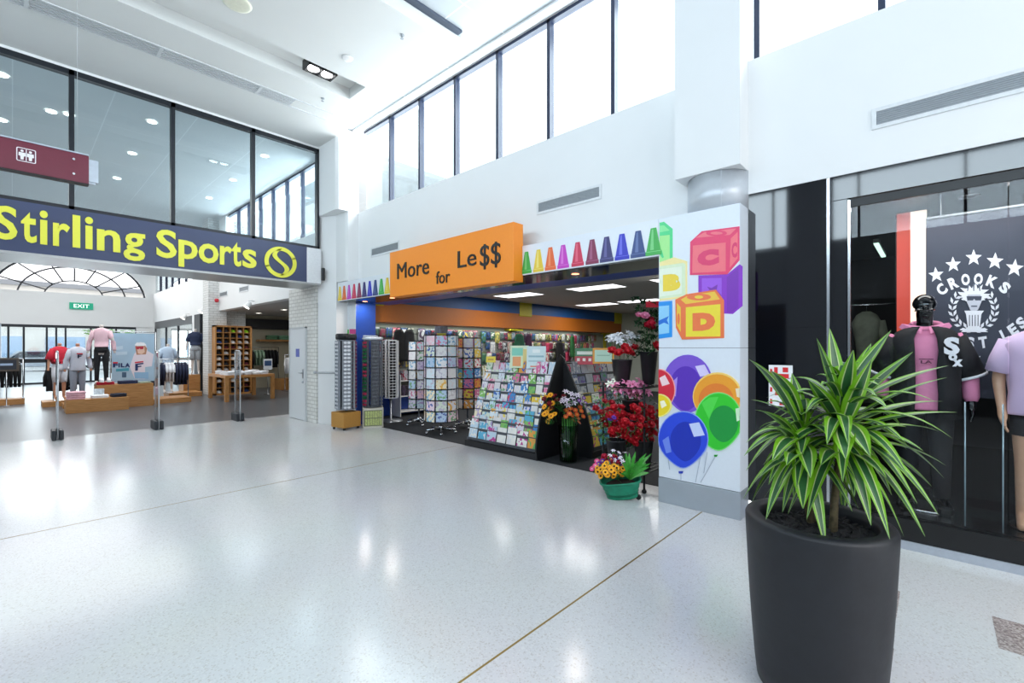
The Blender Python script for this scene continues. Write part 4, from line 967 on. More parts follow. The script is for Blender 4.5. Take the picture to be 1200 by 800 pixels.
# red and white notice on the black panel
t = thing('notice_sticker', 'red and white printed notice on the black panel, partly behind plant leaves', 'sticker', (XR, 1.15, 1.06))
g = MB(); g.box(-.003, -.0005, -.195, 0, 0, .38); g.build('paper', mat('#ECECEE', .4), t)
P = Print(fx(-.003, 0, 0), lambda a, b: (a, b))
P.poly([(.045, .26), (.165, .26), (.165, .30), (.075, .30), (.075, .36), (.045, .36)], '#D3252B'); P.poly([(.115, .315), (.16, .315), (.16, .36), (.115, .36)], '#D3252B')
for z in (.20, .13, .02, .30): P.poly([(.01, z), (.03, z), (.03, z + .04), (.012, z + .045)], '#D3252B')
P.poly([(.05, .10), (.15, .10), (.15, .15), (.06, .16)], '#D3252B'); P.poly([(.04, .18), (.07, .18), (.07, .195), (.04, .195)], '#3AA06A'); P.poly([(.09, .01), (.17, .01), (.17, .03), (.09, .03)], '#D3252B'); P.poly([(.05, .215), (.15, .215), (.15, .222), (.05, .222)], '#6A6E76')
P.g.build('print', P.mats, t)
# ================================================================== CARD SHOP
CARDM = print_mat('card_print', ['#E9E6EA', '#F0EFF2', '#D9CFE6', '#F1D7E0', '#E4EDF4', '#F4E6C8', '#CFE3EE', '#E9E9E9', '#DFE8D8', '#F3C9D6', '#BFD4EC'],
                  ['#B9A6D2', '#E27AA0', '#7FB6D8', '#D9D5DA', '#F0B84A', '#84B88A', '#C9C2D2', '#5B6FB4', '#E8E3E8'])
BRIGHT = print_mat('bright_print', ['#5FB4D8', '#F1D04C', '#E9E6E4', '#E27BA6', '#F4F1EC', '#4C8FD0', '#8CC56A', '#F2EFEA', '#C9DCEB', '#E9A24A', '#E4E0EC'],
                   ['#E8E8EA', '#D9485C', '#F3DB5A', '#3F6FC2', '#F4F4F0', '#69B86C', '#C9499A', '#F0EEEA'])
GREYP = print_mat('grey_print', ['#A8B0BC', '#9AA4B4', '#B8BEC8', '#C4C8CE', '#8E98AA', '#C96A9A', '#B4BAC4', '#D9C04A', '#7C88A4', '#A2AAB6'],
                  ['#8C96A8', '#C2C6CE', '#D24C6C', '#B0B8C4', '#6E5AA0', '#4C9A6C', '#DADCE0'])
GOODS = print_mat('goods_print', ['#2A2C34', '#6E7480', '#B8BCC4', '#7A3048', '#2E4C86', '#8A8F5A', '#C4486A', '#3C6B50', '#CFC9BE', '#4A3C54'],
                  ['#C9CCD2', '#B02C4C', '#D9C45A', '#1C1E24', '#4E8AC0', '#E4E2DE', '#3A5E48'])
BLK = mat('#16171B', 0.5, noise=.05); WIRE = mat('#7E838C', 0.35, metal=.7, noise=.02)
def card_proto(w, h, m):
    g = MB(); g.box(-w / 2, w / 2, -.003, .003, 0, h); g.box(-w / 2 + .003, w / 2 - .003, .003, .005, .002, h - .002)
    return g.build('greeting_card', m)
CP = {}
def card(kind, w, h, loc, rot, label, group, name='greeting_card'):
    k = (kind, w, h, name)
    if k not in CP:
        o = card_proto(w, h, {'c': CARDM, 'b': BRIGHT, 'g': GREYP, 'p': GOODS}[kind]); o.name = name; CP[k] = o
    else: o = CP[k].copy(); col.objects.link(o)
    o.location = loc; o.rotation_euler = rot; return tag(o, label, 'card' if name == 'greeting_card' else 'magazine' if name == 'magazine' else 'pack', group)

def spinner(px, py, rad, ncol, nrow, z0, z1, w, label, where, kind='c', ang0=0, sign=False):
    p = at(px, py, z=0); p.z = 0
    t = thing('card_spinner', label, 'card rack', p)
    g = MB()
    for k in range(5):
        a = ang0 + k * 1.2566; g.tube([(0, 0, .10), (.28 * math.cos(a), .28 * math.sin(a), .07)], .018, 8); g.lathe([(.02, .0), (.028, .02), (.02, .045)], 10, M=T(.28 * math.cos(a), .28 * math.sin(a), 0))
    g.lathe([(.05, .06), (.05, .14), (.02, .16)], 16); g.build('base', CHROME, t)
    g = MB(); g.tube([(0, 0, .12), (0, 0, z1 + .02)], .02, 10); g.build('pole', WIRE, t)
    g = MB()
    rh = (z1 - z0) / nrow
    for c in range(ncol * 2):
        a = ang0 + math.pi * c / ncol; r = rad / math.cos(math.pi / ncol) if c % 2 else rad * .99
        if c % 2: g.tube([(r * math.cos(a), r * math.sin(a), z0 - .02), (r * math.cos(a), r * math.sin(a), z1)], .006, 6)
    for i in range(nrow + 1):
        z = z0 + i * rh; r = rad / math.cos(math.pi / ncol)
        pts = [(r * math.cos(ang0 + math.pi * (2 * c + 1) / ncol), r * math.sin(ang0 + math.pi * (2 * c + 1) / ncol), z) for c in range(ncol + 1)]
        g.tube(pts, .007, 6)
    for i in (0, nrow):
        for c in range(ncol): a = ang0 + math.pi * (2 * c + 1) / ncol; g.tube([(0, 0, z0 + i * rh), (rad * math.cos(a), rad * math.sin(a), z0 + i * rh)], .006, 6)
    g.build('wire_frame', BLK, t)
    if sign:
        g = MB(); g.bbox(-.09, .09, -.09, .09, z1 + .03, z1 + .17, .01); g.build('top_box', mat('#5C5E68', .4, noise=.3, scale=20), t)
        g = MB(); g.box(-.08, .08, -.10, -.09, z1 - .02, z1 + .03, 0, RZ(R(-35))); g.build('price_tag', mat('#E4D23A', .5), t)
    for c in range(ncol):
        a = ang0 + 2 * math.pi * c / ncol
        for i in range(nrow):
            loc = (p.x + (rad - .004) * math.cos(a), p.y + (rad - .004) * math.sin(a), z0 + i * rh + .01)
            card(kind, w, round(rh * .86, 3), loc, (R(-3), 0, a + math.pi / 2), 'greeting card in %s row from top, %s column of %s' % (ORD[nrow - 1 - i], ORD[c], where), 'cards on the ' + where)
VIEW = math.atan2(-7, -5.5)
spinner(517, 507, .31, 9, 8, .24, 1.84, .19, 'tall wire card spinner of pale cards with a grey box on top', 'large front spinner', 'c', VIEW, True)
spinner(491, 497, .20, 6, 7, .35, 1.74, .18, 'narrow wire card spinner just left of the large spinner', 'narrow left spinner', 'c', VIEW + .3)
spinner(548, 500, .27, 8, 7, .40, 1.80, .18, 'wire spinner of brightly coloured cards behind the large spinner', 'right-hand bright spinner', 'b', VIEW)

# -- sunglasses stands
def glasses_proto(lens, frame, name='sunglasses'):
    t = bpy.data.objects.new(name, None); col.objects.link(t); t.empty_display_size = .05
    g = MB()
    for s in (-1, 1): g.loft([[(s * .034 + r * .033 * math.cos(a), -.002 * k, r * .026 * math.sin(a)) for a in [6.283 * j / 12 for j in range(12)]] for k, r in ((0, 1), (1, .9))], 0, True)
    g.build('lenses', lens, t)
    g = MB(); g.tube([(-.068, 0, .012), (-.034, 0, .024), (0, 0, .012), (.034, 0, .024), (.068, 0, .012)], .004, 6)
    for s in (-1, 1): g.tube([(s * .068, 0, .012), (s * .070, .05, .010), (s * .068, .10, -.005)], .0035, 6)
    g.build('frame', frame, t)
    return t
def smat(c): return mat(c, .15, noise=.02, coat=.5)
GP = {'silver': (smat('#DDE1E8'), smat('#9AA2AC')), 'smoke': (smat('#5C6068'), smat('#8A9098')), 'green': (smat('#1F7A45'), smat('#14532E')), 'pink': (smat('#C83A5E'), smat('#8E2440')),
      'black': (smat('#15161A'), smat('#D9DBDE')), 'navy': (smat('#4A4F9A'), smat('#B9BCD8'))}
GO = {}
def stand(p, cols, rows, z0, z1, r, label, where, ang, capn):
    t = thing('sunglasses_stand', label, 'sunglasses rack', p)
    g = MB(); g.lathe([(.03, z0 - .05), (.03, z1 + .04)], 12); g.build('pole', WIRE, t)
    g = MB(); n = len(cols)
    for c in range(n):
        a = ang + 2 * math.pi * c / n; M = T((r - .03) * math.cos(a), (r - .03) * math.sin(a), 0) @ RZ(a + math.pi / 2)
        g.box(-.09, .09, -.004, .004, z0, z1, 0, M)
        for s in (-.088, .08): g.box(s, s + .008, -.03, .0, z0, z1, 0, M)
    g.lathe([(r, z0 - .015), (r, z0)], 24); g.lathe([(r * .9, z1), (r * .9, z1 + .015)], 24)
    g.build('panels', mat(capn[1], .35, noise=.02), t)
    rh = (z1 - z0) / rows
    for c, kc in enumerate(cols):
        a = ang + 2 * math.pi * c / n
        for i in range(rows):
            k = kc if isinstance(kc, str) else kc[i % len(kc)]
            if k not in GO: GO[k] = glasses_proto(*GP[k]); o = GO[k]; 
            else: o = copy_tree(GO[k])
            o.location = (p[0] + (r + .002) * math.cos(a), p[1] + (r + .002) * math.sin(a), z0 + (i + .5) * rh); o.rotation_euler = (0, 0, a + math.pi / 2)
            tag(o, '%s sunglasses, %s pair from the top in the %s column of the %s' % (k, ORD[rows - 1 - i], ORD[c], where), 'sunglasses', 'sunglasses on the ' + where)
    return t
PA = Vector((4.50, 8.62, 0)); PB = Vector((5.00, 8.47, 0)); PQ = Vector((5.62, 8.78, 0))
va = math.atan2(-8.6, -4.5)
t = stand(PA, ['silver', 'pink', 'black', 'navy', 'silver'], 18, .40, 1.74, .19, 'round stand of silvery sunglasses on an orange-brown carton at the far left of the shop', 'silvery stand', va + .1, (0, '#8F959E'))
g = MB(); g.lathe([(.19, 1.76), (.20, 1.80), (.20, 1.86), (.18, 1.88)], 24); g.lathe([(.11, 1.80), (.11, 1.845)], 20, M=T(-.12, -.1, 0)); g.build('top_cap', BLK, t)
g = MB(); g.bbox(-.20, .20, -.20, .20, .045, .34, .006); o = g.build('cardboard_box', mat('#B8863E', .7, noise=.05)); o.location = PA; o.rotation_euler = (0, 0, .15)
tag(o, 'orange-brown carton on small feet under the silvery sunglasses stand', 'box')
g = MB()
for x in (-.16, .16):
    for y in (-.16, .16): g.lathe([(.025, 0), (.025, .046)], 10, M=T(x, y, 0))
g.build('foot', BLK, o)
t = stand(PB, ['smoke', 'black', 'black', 'smoke', ('pink', 'pink', 'green', 'pink', 'green', 'green', 'green', 'green')], 18, .42, 1.74, .19, 'round stand of smoke-grey sunglasses with a green and pink column, on a framed crate', 'smoke-grey stand', va + .25, (0, '#585D66'))
g = MB(); g.lathe([(.18, 1.76), (.21, 1.79), (.19, 1.82)], 24); g.loft([[(-.05 + .16 * math.cos(a), .10 * math.sin(a), 1.83 + .02 * k) for a in [6.28 * j / 14 for j in range(14)]] for k in range(2)], 0, True); g.build('top_cap', mat('#D9E0EA', .3), t)
t = thing('display_crate', 'white framed crate of small green cards under the smoke-grey sunglasses stand', 'crate', PB)
g = MB()
for a in ((-.24, .24, -.24, -.22, .0, .03), (-.24, .24, -.24, -.22, .35, .38), (-.24, -.21, -.24, -.22, 0, .38), (.21, .24, -.24, -.22, 0, .38), (-.24, .24, -.2, .24, .37, .39), (-.24, -.22, -.24, .24, 0, .38), (.22, .24, -.24, .24, 0, .38)): g.box(*a)
g.build('frame', mat('#CFCBBE', .5), t)
g = MB(); g.box(-.21, .21, -.215, .22, .03, .35); g.build('backing', mat('#7C8264', .6), t)
g = MB(); rnd = random.Random(5)
for i in range(7):
    for j in range(2): x = -.18 + i * .056; g.box(x, x + .045, -.235, -.220, .05 + j * .15, .18 + j * .15)
t2 = g.build('card_stack', mat('#B9C47E', .5, noise=.3, scale=30), t)
t.rotation_euler = (0, 0, -.5); t.scale = (.84, .84, 1)
t = stand(PQ, ['black', 'black', 'black', 'smoke'], 20, .52, 1.76, .15, 'slim pole stand of black sunglasses with white frames, left of the card spinners', 'slim pole stand', va + .2, (0, '#E4E6E8'))
g = MB(); g.lathe([(.26, 0), (.26, .015), (.05, .03), (.02, .06), (.02, .50)], 24); g.build('base', STEEL, t)

# -- tiered racks
def rack(M, L, nt, ncards, kinds, label, where, name='greeting_card', h0=.12, rise=.150, run=.058, hts=(.19, .22), sd=1, split=None):
    """tiered rack along the local x axis, its low front towards local -y"""
    t = thing('card_rack', label, 'card rack'); t.matrix_world = M
    depth = .12 + nt * run
    g = MB(); g.box(-.02, L + .02, -.03, depth, 0, h0 - .02); g.build('base', BLK, t, .004)
    prof = [(-.03, 0), (-.05, .15), (-.035, .30), (.05, .62), (depth - .12, h0 + nt * rise + .12), (depth - .05, h0 + nt * rise + .18), (depth, h0 + nt * rise + .12), (depth, 0)]
    YZ = Matrix(((0, 0, 1, 0), (1, 0, 0, 0), (0, 1, 0, 0), (0, 0, 0, 1)))
    for x in ((L + .01,) if sd == 4 else (-.04,)): g = MB(); g.prism(prof, x, x + .03, 0, YZ); g.build('end_panel', BLK, t, .003)
    g = MB(); g.prism([(depth - .03, 0), (depth, 0), (depth, h0 + nt * rise + .05), (depth - .03, h0 + nt * rise + .05)], 0, L, 0, YZ); g.build('back_panel', BLK, t)
    rnd = random.Random(sd)
    for i in range(nt):
        y = .01 + i * run; z = h0 + i * rise
        g = MB(); g.box(0, L, y - .012, y + run, z - .012, z); g.box(0, L, y - .014, y - .010, z - .012, z + .03); g.build('shelf', mat('#4A4E55', .4, noise=.03), t)
        n = ncards + (i % 2) - (2 if i == 0 else 1 if i < 3 else 0); x = 0.0
        for c in range(n):
            cw = L / n; w = round(cw * rnd.choice((.86, .94)), 3); h = rnd.choice(hts) + (.06 if i == 0 else .02 if i < 3 else 0)
            loc = M @ Vector((x + cw / 2, y + .012 + .006 * (c % 2), z + .001)); x += cw
            k = kinds(i, c / n)
            card(k, w, h, loc, (R(-12), 0, M.to_euler().z), '%s in %s row from bottom, %s from left, on %s' % (name.replace('_', ' '), ORD[i], ORD[c], where), 'stock on the ' + where, name)
    return t
M1 = Matrix(((0, 1, 0, 5.06), (-1, 0, 0, 5.66), (0, 0, 1, 0), (0, 0, 0, 1)))
rack(M1, 1.48, 8, 9, lambda i, u: 'b' if (u > .3 or i in (0, 4)) else 'c', 'long black tiered rack of colourful greeting cards facing the mall', 'rack facing the mall', sd=4)
rack(Matrix(((1, 0, 0, 5.68), (0, 1, 0, 3.66), (0, 0, 1, 0), (0, 0, 0, 1))), 1.75, 8, 8, lambda i, u: 'g' if i > 4 or u > .5 else ('b' if i < 2 or u < .4 else 'g'), 'black tiered rack of magazines and grey cards behind the tall vase', 'rack behind the vase', 'magazine', sd=8)
# boards standing on top of the racks
def board(name, label, cat, px, w, h, z, d, body, ink, frame=None, tilt=8):
    p = at(px, 420, d=d); t = thing(name, label, cat, (p.x, p.y, z), R(-50))
    t.rotation_euler = (R(-tilt), 0, R(-60))
    g = MB(); g.box(-w / 2, w / 2, 0, .012, 0, h); g.build('panel', mat(frame or body, .4), t)
    P = Print(fy(0, -.0005, 0), lambda a, b: (a, b))
    b = .03 if frame else 0
    P.poly([(-w / 2 + b, b), (w / 2 - b, b), (w / 2 - b, h - b), (-w / 2 + b, h - b)], body)
    for x0, z0, x1, z1, c in ink: P.poly([(x0 * w, z0 * h), (x1 * w, z0 * h), (x1 * w, z1 * h), (x0 * w, z1 * h)], c)
    P.g.build('print', P.mats, t)
board('calendar_board', 'orange and mint calendar board standing on the rack facing the mall', 'display board', 608, .30, .36, 1.28, 7.35, '#D6E6C6', ((-.35, .08, .1, .5, '#E9A066'), (-.4, .55, .2, .9, '#7FCFB8'), (.2, .1, .42, .85, '#F0D98A')))
board('calendar_board', 'pale blue calendar board standing right of the orange one on the rack', 'display board', 628, .30, .35, 1.28, 7.15, '#CFE4E8', ((-.4, .5, .4, .58, '#8FB4C0'), (-.4, .3, .4, .36, '#A6C6CE'), (-.2, .7, .2, .85, '#EAF4F4'), (-.3, .06, .3, .12, '#E08A6A')))
board('price_sign', 'small yellow price sign standing on the left end of the card rack', 'sign', 575, .16, .10, 1.36, 7.6, '#E8CE3A', ((-.3, .35, .3, .6, '#B8902A'),))
board('framed_board', 'orange framed mint board standing on the magazine rack', 'display board', 707, .32, .24, 1.36, 7.0, '#BFE0CC', ((-.3, .5, .3, .56, '#8FBBA0'),), '#E39A22')
board('magazine_box', 'red and green box standing left of the orange framed board', 'box', 685, .30, .26, 1.34, 7.2, '#B9203A', ((-.5, .5, .5, 1.0, '#2E7A4E'), (-.4, .2, -.25, .38, '#F0E4E0'), (-.1, .2, .05, .38, '#F0E4E0'), (.2, .2, .35, .38, '#F0E4E0'), (-.4, .6, .4, .8, '#DDE4DC')))

# -- side wall: hooks with hanging packs, and a shelf unit of boxed goods below
t = thing('slat_wall', 'long grey slat board with hooks on the side wall of the card shop', 'wall board', (5.3, 9.5, 0))
g = MB()
for i in range(9): g.box(0, 9.5, -.02, 0, .75 + i * .15, .88 + i * .15)
g.build('slats', mat('#8F938E', .6), t)
rnd = random.Random(21)
def pack_proto(w, h):
    t = bpy.data.objects.new('hanging_pack', None); col.objects.link(t); t.empty_display_size = .05
    g = MB(); g.loft([[(x * w / 2, y * .028 * k, z) for x, y in ((-1, 0), (-.6, -1), (.6, -1), (1, 0), (.6, .4), (-.6, .4))] for z, k in ((-h, .3), (-h * .8, 1), (-h * .25, .9), (-.03, .25))], 0, False); g.build('pouch', GOODS, t)
    g = MB(); g.box(-w / 2, w / 2, -.004, .004, -.035, 0); g.build('header_card', GOODS, t)
    return t
PKP = [pack_proto(.16, .24), None, pack_proto(.20, .34)]
used = [0, 0, 0]; ROWN = ['top', 'middle', 'bottom']
for r, z in enumerate((2.08, 1.80, 1.48)):
    x = 5.40; c = 0
    while x < 14.8 and c < 50:
        k = rnd.choice((0, 0, 2, 2)) if r != 0 else rnd.choice((0, 0, 2)); w = (.17, .14, .22)[k]
        o = PKP[k] if not used[k] else copy_tree(PKP[k]); used[k] = 1
        o.location = (x + w / 2, 9.43, z)
        lb = '%s hanging pack from the left in the %s row on the card shop side wall' % (('%d' % (c + 1)) + ('th' if 10 <= (c + 1) % 100 <= 20 else {1: 'st', 2: 'nd', 3: 'rd'}.get((c + 1) % 10, 'th')), ROWN[r])
        tag(o, lb, 'pack', 'packs on the side wall'); x += w + (.12 if rnd.random() < .05 else 0); c += 1
t = thing('shelf_unit', 'low white shelf unit of boxed goods along the side wall', 'shelf', (6.1, 9.10, 0))
for z in (.12, .48, .84): g = MB(); g.box(0, 8.0, 0, .36, z - .02, z); g.build('shelf', WHITE, t)
for x in (-.02, 2.66, 5.32, 8.0): g = MB(); g.box(x, x + .02, 0, .36, 0, .98); g.build('upright', WHITE, t)
bp0 = None
for r, z in enumerate((.48, .84)):
    x = 6.15
    for c in range(34):
        w = .2
        if bp0 is None: g = MB(); g.bbox(-.085, .085, -.10, .10, 0, .24, .008); bp0 = o = g.build('goods_box', GOODS)
        else: o = bp0.copy(); col.objects.link(o)
        o.location = (x + .1, 9.24, z + .001); o.scale = (rnd.uniform(.7, 1.05), 1, rnd.uniform(.6, 1.15)); x += .232 if c not in (10, 22) else .262
        n = c + 1; sfx = 'th' if 10 <= n % 100 <= 20 else {1: 'st', 2: 'nd', 3: 'rd'}.get(n % 10, 'th')
        tag(o, '%d%s boxed item from the left on the %s shelf under the packs' % (n, sfx, ['lower', 'upper'][r]), 'box', 'boxed goods on the shelf unit')
# larger things hanging on the side wall
for i, (px, wd, c, lb) in enumerate(((610, .45, '#12523C', 'dark green hanging bag on the side wall, above the calendar boards'), (621, .30, '#3C1638', 'dark purple scarf hanging beside the green bag'),
                                     (657, .42, '#0E0F12', 'long black garment hanging at the back of the card shop'), (672, .22, '#2C6B3A', 'dark green scarf hanging at the back right of the shop'), (469, .34, '#16171A', 'black bag hanging on the left end of the side wall'), (481, .34, '#2A2B30', 'charcoal bag hanging next to the black bag'))):
    p = at(px, 400, y=9.2); t = thing('hanging_bag' if 'bag' in lb else 'hanging_scarf', lb, 'bag' if 'bag' in lb else 'clothes', (p.x, 9.25, 1.86 if i == 2 else 2.08))
    g = MB(); h = .8 if wd < .4 or i == 2 else .62
    g.loft([oval(0, 0, z, wd / 2 * k, .06 * k, 14) for z, k in ((-h, .9), (-h * .9, 1.0), (-h * .5, .96), (-.12, .8), (-.05, .5))], 0, True); g.build('cloth', mat(c, .8, noise=.25, scale=9), t)
    g = MB(); g.tube([(-.08, 0, -.06), (-.04, 0, 0), (.04, 0, 0), (.08, 0, -.06)], .008, 6); g.build('strap', BLK, t)
area('card_shop_lamp', (8.6, 6.4, 2.88), (1.2, 3.6), 120, (0, 0, -1), (1, .98, .94))
area('card_shop_lamp_front', (8.7, 3.5, 2.88), (.6, 1.2), 70, (-.5, 0, -1), (1, .98, .94))
for y in (3.4, 7.6, 8.6): area('soffit_lamp_light', (4.9, y, 2.53), (.1, .1), 7, (.15, 0, -1), (1, .93, .85))
area('card_shop_lamp_back', (12.0, 6.6, 2.88), (1.2, 3.6), 90, (0, 0, -1), (1, .98, .94))
area('side_wall_strip_light', (9.5, 9.28, 2.15), (8.5, .1), 28, (0, .1, -1), (.95, 1, .93))

# ================================================================== FLOWERS
GRN = mat('#2F6B2E', .55, noise=.2, scale=30); GRN2 = mat('#4E9A3C', .5, noise=.2, scale=30); GDK = mat('#1E4A2A', .6, noise=.3, scale=30)
def bloom(g, kind, r, m=0, m2=1):
    if kind == 'rose':
        g.ball((0, 0, r * .45), (r * .5, r * .5, r * .55), 8, 5, m)
        for L, (n, rr, hh, op) in enumerate(((3, .62, 1.0, .2), (5, .85, .8, .45), (5, 1.0, .55, .75))):
            for k in range(n):
                a = 6.283 * k / n + L * .6; c = Vector((math.cos(a), math.sin(a), 0)); s = Vector((-c.y, c.x, 0)); w = r * .62
                b0 = c * r * .2; b1 = c * r * rr * .8 + Vector((0, 0, r * hh * .5)); b2 = c * r * rr * (1 + op * .25) + Vector((0, 0, r * hh))
                g.loft([[tuple(b0 - s * w * .3), tuple(b0 + s * w * .3)], [tuple(b1 - s * w * .8 - c * r * .12), tuple(b1), tuple(b1 + s * w * .8 - c * r * .12)][::2], [tuple(b2 - s * w * .5), tuple(b2 + s * w * .5)]], m, True, False, closed=False)
    elif kind == 'lily':
        for k in range(6):
            a = 6.283 * k / 6; c = Vector((math.cos(a), math.sin(a), 0)); s = Vector((-c.y, c.x, 0))
            pts = [(c * r * .1, .1), (c * r * .5 + Vector((0, 0, r * .45)), .28), (c * r * .95 + Vector((0, 0, r * .5)), .24), (c * r * 1.25 + Vector((0, 0, r * .3)), .03)]
            g.loft([[tuple(p - s * w_ * r), tuple(p + s * w_ * r)] for p, w_ in pts], m, True, False, closed=False)
        for k in range(3): a = k * 2.1; g.tube([(0, 0, 0), (r * .2 * math.cos(a), r * .2 * math.sin(a), r * .7)], r * .03, 5, m2)
    else:
        for k in range(11):
            a = 6.283 * k / 11; c = Vector((math.cos(a), math.sin(a), 0)); s = Vector((-c.y, c.x, 0))
            g.loft([[tuple(c * r * q_ - s * w_ * r + Vector((0, 0, z * r))), tuple(c * r * q_ + s * w_ * r + Vector((0, 0, z * r)))] for q_, w_, z in ((.25, .1, 0), (.7, .2, .12), (1, .08, .1))], m, True, False, closed=False)
        g.ball((0, 0, .05 * r), (r * .32, r * .32, r * .18), 10, 5, m2)
FPR = {}
def flower(kind, colr, r, p, foot, label, group, cen='#3A2A10', stem=True, rnd=random.Random(2)):
    """a single flower at p on a stem that runs down to foot"""
    name = {'rose': 'rose', 'lily': 'lily', 'daisy': 'daisy'}[kind]; k = (kind, colr, r)
    p = Vector(p); foot = Vector(foot); d = (p - foot).normalized()
    if k not in FPR:
        t = bpy.data.objects.new(name, None); col.objects.link(t); t.empty_display_size = .03
        g = MB(); bloom(g, kind, r); g.build('petals', [mat(colr, .6, noise=.12, scale=60), mat(cen, .7)], t)
        g = MB(); g.tube([(0, 0, 0), (0, 0, -.16)], .003, 5); g.loft([[(-.004, 0, -.05), (.004, 0, -.05)], [(-.012, .03, -.03), (.012, .03, -.03)], [(0, .06, -.045), (.002, .06, -.045)]], 0, True, False, closed=False); g.build('stem', GRN, t)
        FPR[k] = t; o = t
    else: o = copy_tree(FPR[k])
    o.location = p
    tocam = Vector((-.5, -.55, .1))
    dd = (d + tocam * rnd.uniform(.4, 1.3) + Vector((rnd.uniform(-.5, .5), rnd.uniform(-.5, .5), 0))).normalized()
    o.rotation_euler = dd.to_track_quat('Z', 'Y').to_euler()
    return tag(o, label, 'flower', group)
def bunch(kind, colr, r, n, cpx, cpy, rx, ry, d0, d1, foot, label, group, seed, cen='#3A2A10'):
    rnd = random.Random(seed)
    for i in range(n):
        a = i * 2.39996; q_ = math.sqrt((i + .5) / n)
        p = at(cpx + rx * q_ * math.cos(a) + rnd.uniform(-1, 1), cpy + ry * q_ * math.sin(a) + rnd.uniform(-1, 1), d=rnd.uniform(d0, d1) + .12 * q_ * q_)
        flower(kind, colr, r, p, foot, label, group, cen, rnd=rnd)
def sprig(g, base, n, L, seed, w=.012, spread=1.0, up=.6, m=0):
    """a tuft of small leaves"""
    rnd = random.Random(seed); base = Vector(base)
    for i in range(n):
        a = rnd.random() * 6.283; e = rnd.uniform(-.3, 1) * up
        d = Vector((math.cos(a) * spread, math.sin(a) * spread, e + .3)).normalized(); l = L * rnd.uniform(.5, 1); s = d.cross(Vector((0, 0, 1))).normalized()
        b = base + Vector((rnd.uniform(-.03, .03), rnd.uniform(-.03, .03), rnd.uniform(-.03, .03)))
        pts = [(b, .2), (b + d * l * .5 + Vector((0, 0, .01)), 1), (b + d * l - Vector((0, 0, l * .15)), .05)]
        g.loft([[tuple(p - s * w * k), tuple(p + s * w * k)] for p, k in pts], m, True, False, closed=False)

def bucket(px, pyt, pyb, d, r, label, c='#1B1C20', mt=None):
    p = at(px, pyb, d=d); h = at(px, pyt, d=d).z - p.z
    t = thing('flower_bucket', label, 'bucket', p)
    g = MB(); g.lathe([(r * .62, 0), (r * .66, .004), (r, h - .01), (r * 1.06, h - .008), (r * 1.06, h), (r * .97, h), (r * .62, .02)], 24, caps=False); g.lathe([(.0001, .0), (r * .62, 0)], 24, caps=False); g.build('bucket_wall', mt or mat(c, .4, noise=.05), t)
    return p, h, t
# display stand for the buckets
sp = Vector((4.98, 2.62, 0))
t = thing('flower_stand', 'black metal tiered stand holding flower buckets beside the printed pillar', 'stand', sp)
g = MB()
for x in (-.26, .26):
    for y in (-.26, .26): g.tube([(x, y, 0.04), (x, y, 1.20)], .013, 8)
g.build('posts', BLK, t)
for z, x0, x1 in ((.22, -.34, .28), (.79, -.30, .28), (1.16, -.34, .28)): 
    g = MB(); g.box(x0, x0 + .012, -.28, .28, z - .012, z); g.box(x1 - .012, x1, -.28, .28, z - .012, z)
    for k in range(9): y = -.28 + k * .0685; g.box(x0, x1, y, y + .010, z - .012, z)
    g.build('tray', BLK, t)
for x in (-.26, .26):
    for y in (-.26, .26): g = MB(); g.lathe([(.02, 0), (.026, .012), (.026, .03), (.015, .04)], 12, M=T(x, y, 0)); g.build('caster', BLK, t)
b1, h1, _ = bucket(729, 421, 452, 5.30, .115, 'tall black bucket of red and white flowers at the top left of the stand')
g = MB(); g.box(-.02, .02, -.003, 0, .0, .02); o = g.build('price_label', mat('#F0F0F0', .5), _); o.location = (-.055, -.085, h1 - .04); o.rotation_euler = (0, 0, R(-40))
b2, h2, _ = bucket(760, 412, 450, 5.35, .10, 'narrow black bucket of tall greenery against the pillar edge')
b3, h3, _ = bucket(739, 468, 490, 5.25, .10, 'black bucket holding the pink lilies in the middle of the stand')
b4, h4, _ = bucket(722, 515, 548, 5.15, .11, 'black bucket under the left half of the red roses')
b5, h5, _ = bucket(754, 515, 550, 5.20, .11, 'black bucket under the right half of the red roses')
mid = at(735, 545, d=5.2)
bunch('rose', '#B81022', .042, 62, 742, 496, 34, 25, 4.98, 5.20, mid, 'red rose in the big mound of roses on the flower stand', 'red roses in the big mound', 1)
bunch('rose', '#A01024', .036, 7, 708, 480, 12, 14, 5.05, 5.25, mid, 'darker red rose at the left fringe of the big rose mound', 'red roses at the left fringe', 2)
bunch('daisy', '#5A2A9A', .03, 5, 718, 489, 6, 5, 4.98, 5.05, mid, 'small purple flower among the left red roses', 'purple flowers among the roses', 3, '#2A1050')
bunch('lily', '#EE8FBA', .068, 13, 741, 457, 22, 10, 5.12, 5.28, b3, 'pink lily in the middle bucket of the flower stand', 'pink lilies', 4, '#B8456A')
bunch('lily', '#E9EEE0', .045, 5, 722, 453, 8, 10, 5.18, 5.28, b3, 'white lily at the left of the pink lilies', 'white lilies', 5, '#C8B84A')
bunch('rose', '#C01224', .050, 6, 731, 412, 15, 6, 5.18, 5.28, b1, 'large red rose in the tall top bucket', 'red roses in the top bucket', 6)
bunch('lily', '#D9DCE2', .055, 14, 730, 398, 18, 8, 5.25, 5.38, b1, 'silvery white flower above the red roses in the top bucket', 'silvery flowers in the top bucket', 7, '#A8ACB4')
bunch('rose', '#E58AAE', .045, 2, 753, 370, 7, 2, 5.20, 5.25, b2, 'pink rosebud high in the tall greenery', 'pink rosebuds in the greenery', 8)
bunch('rose', '#C01838', .042, 4, 761, 380, 6, 6, 5.22, 5.28, b2, 'red rose just under the pink rosebuds', 'red roses high in the greenery', 9)
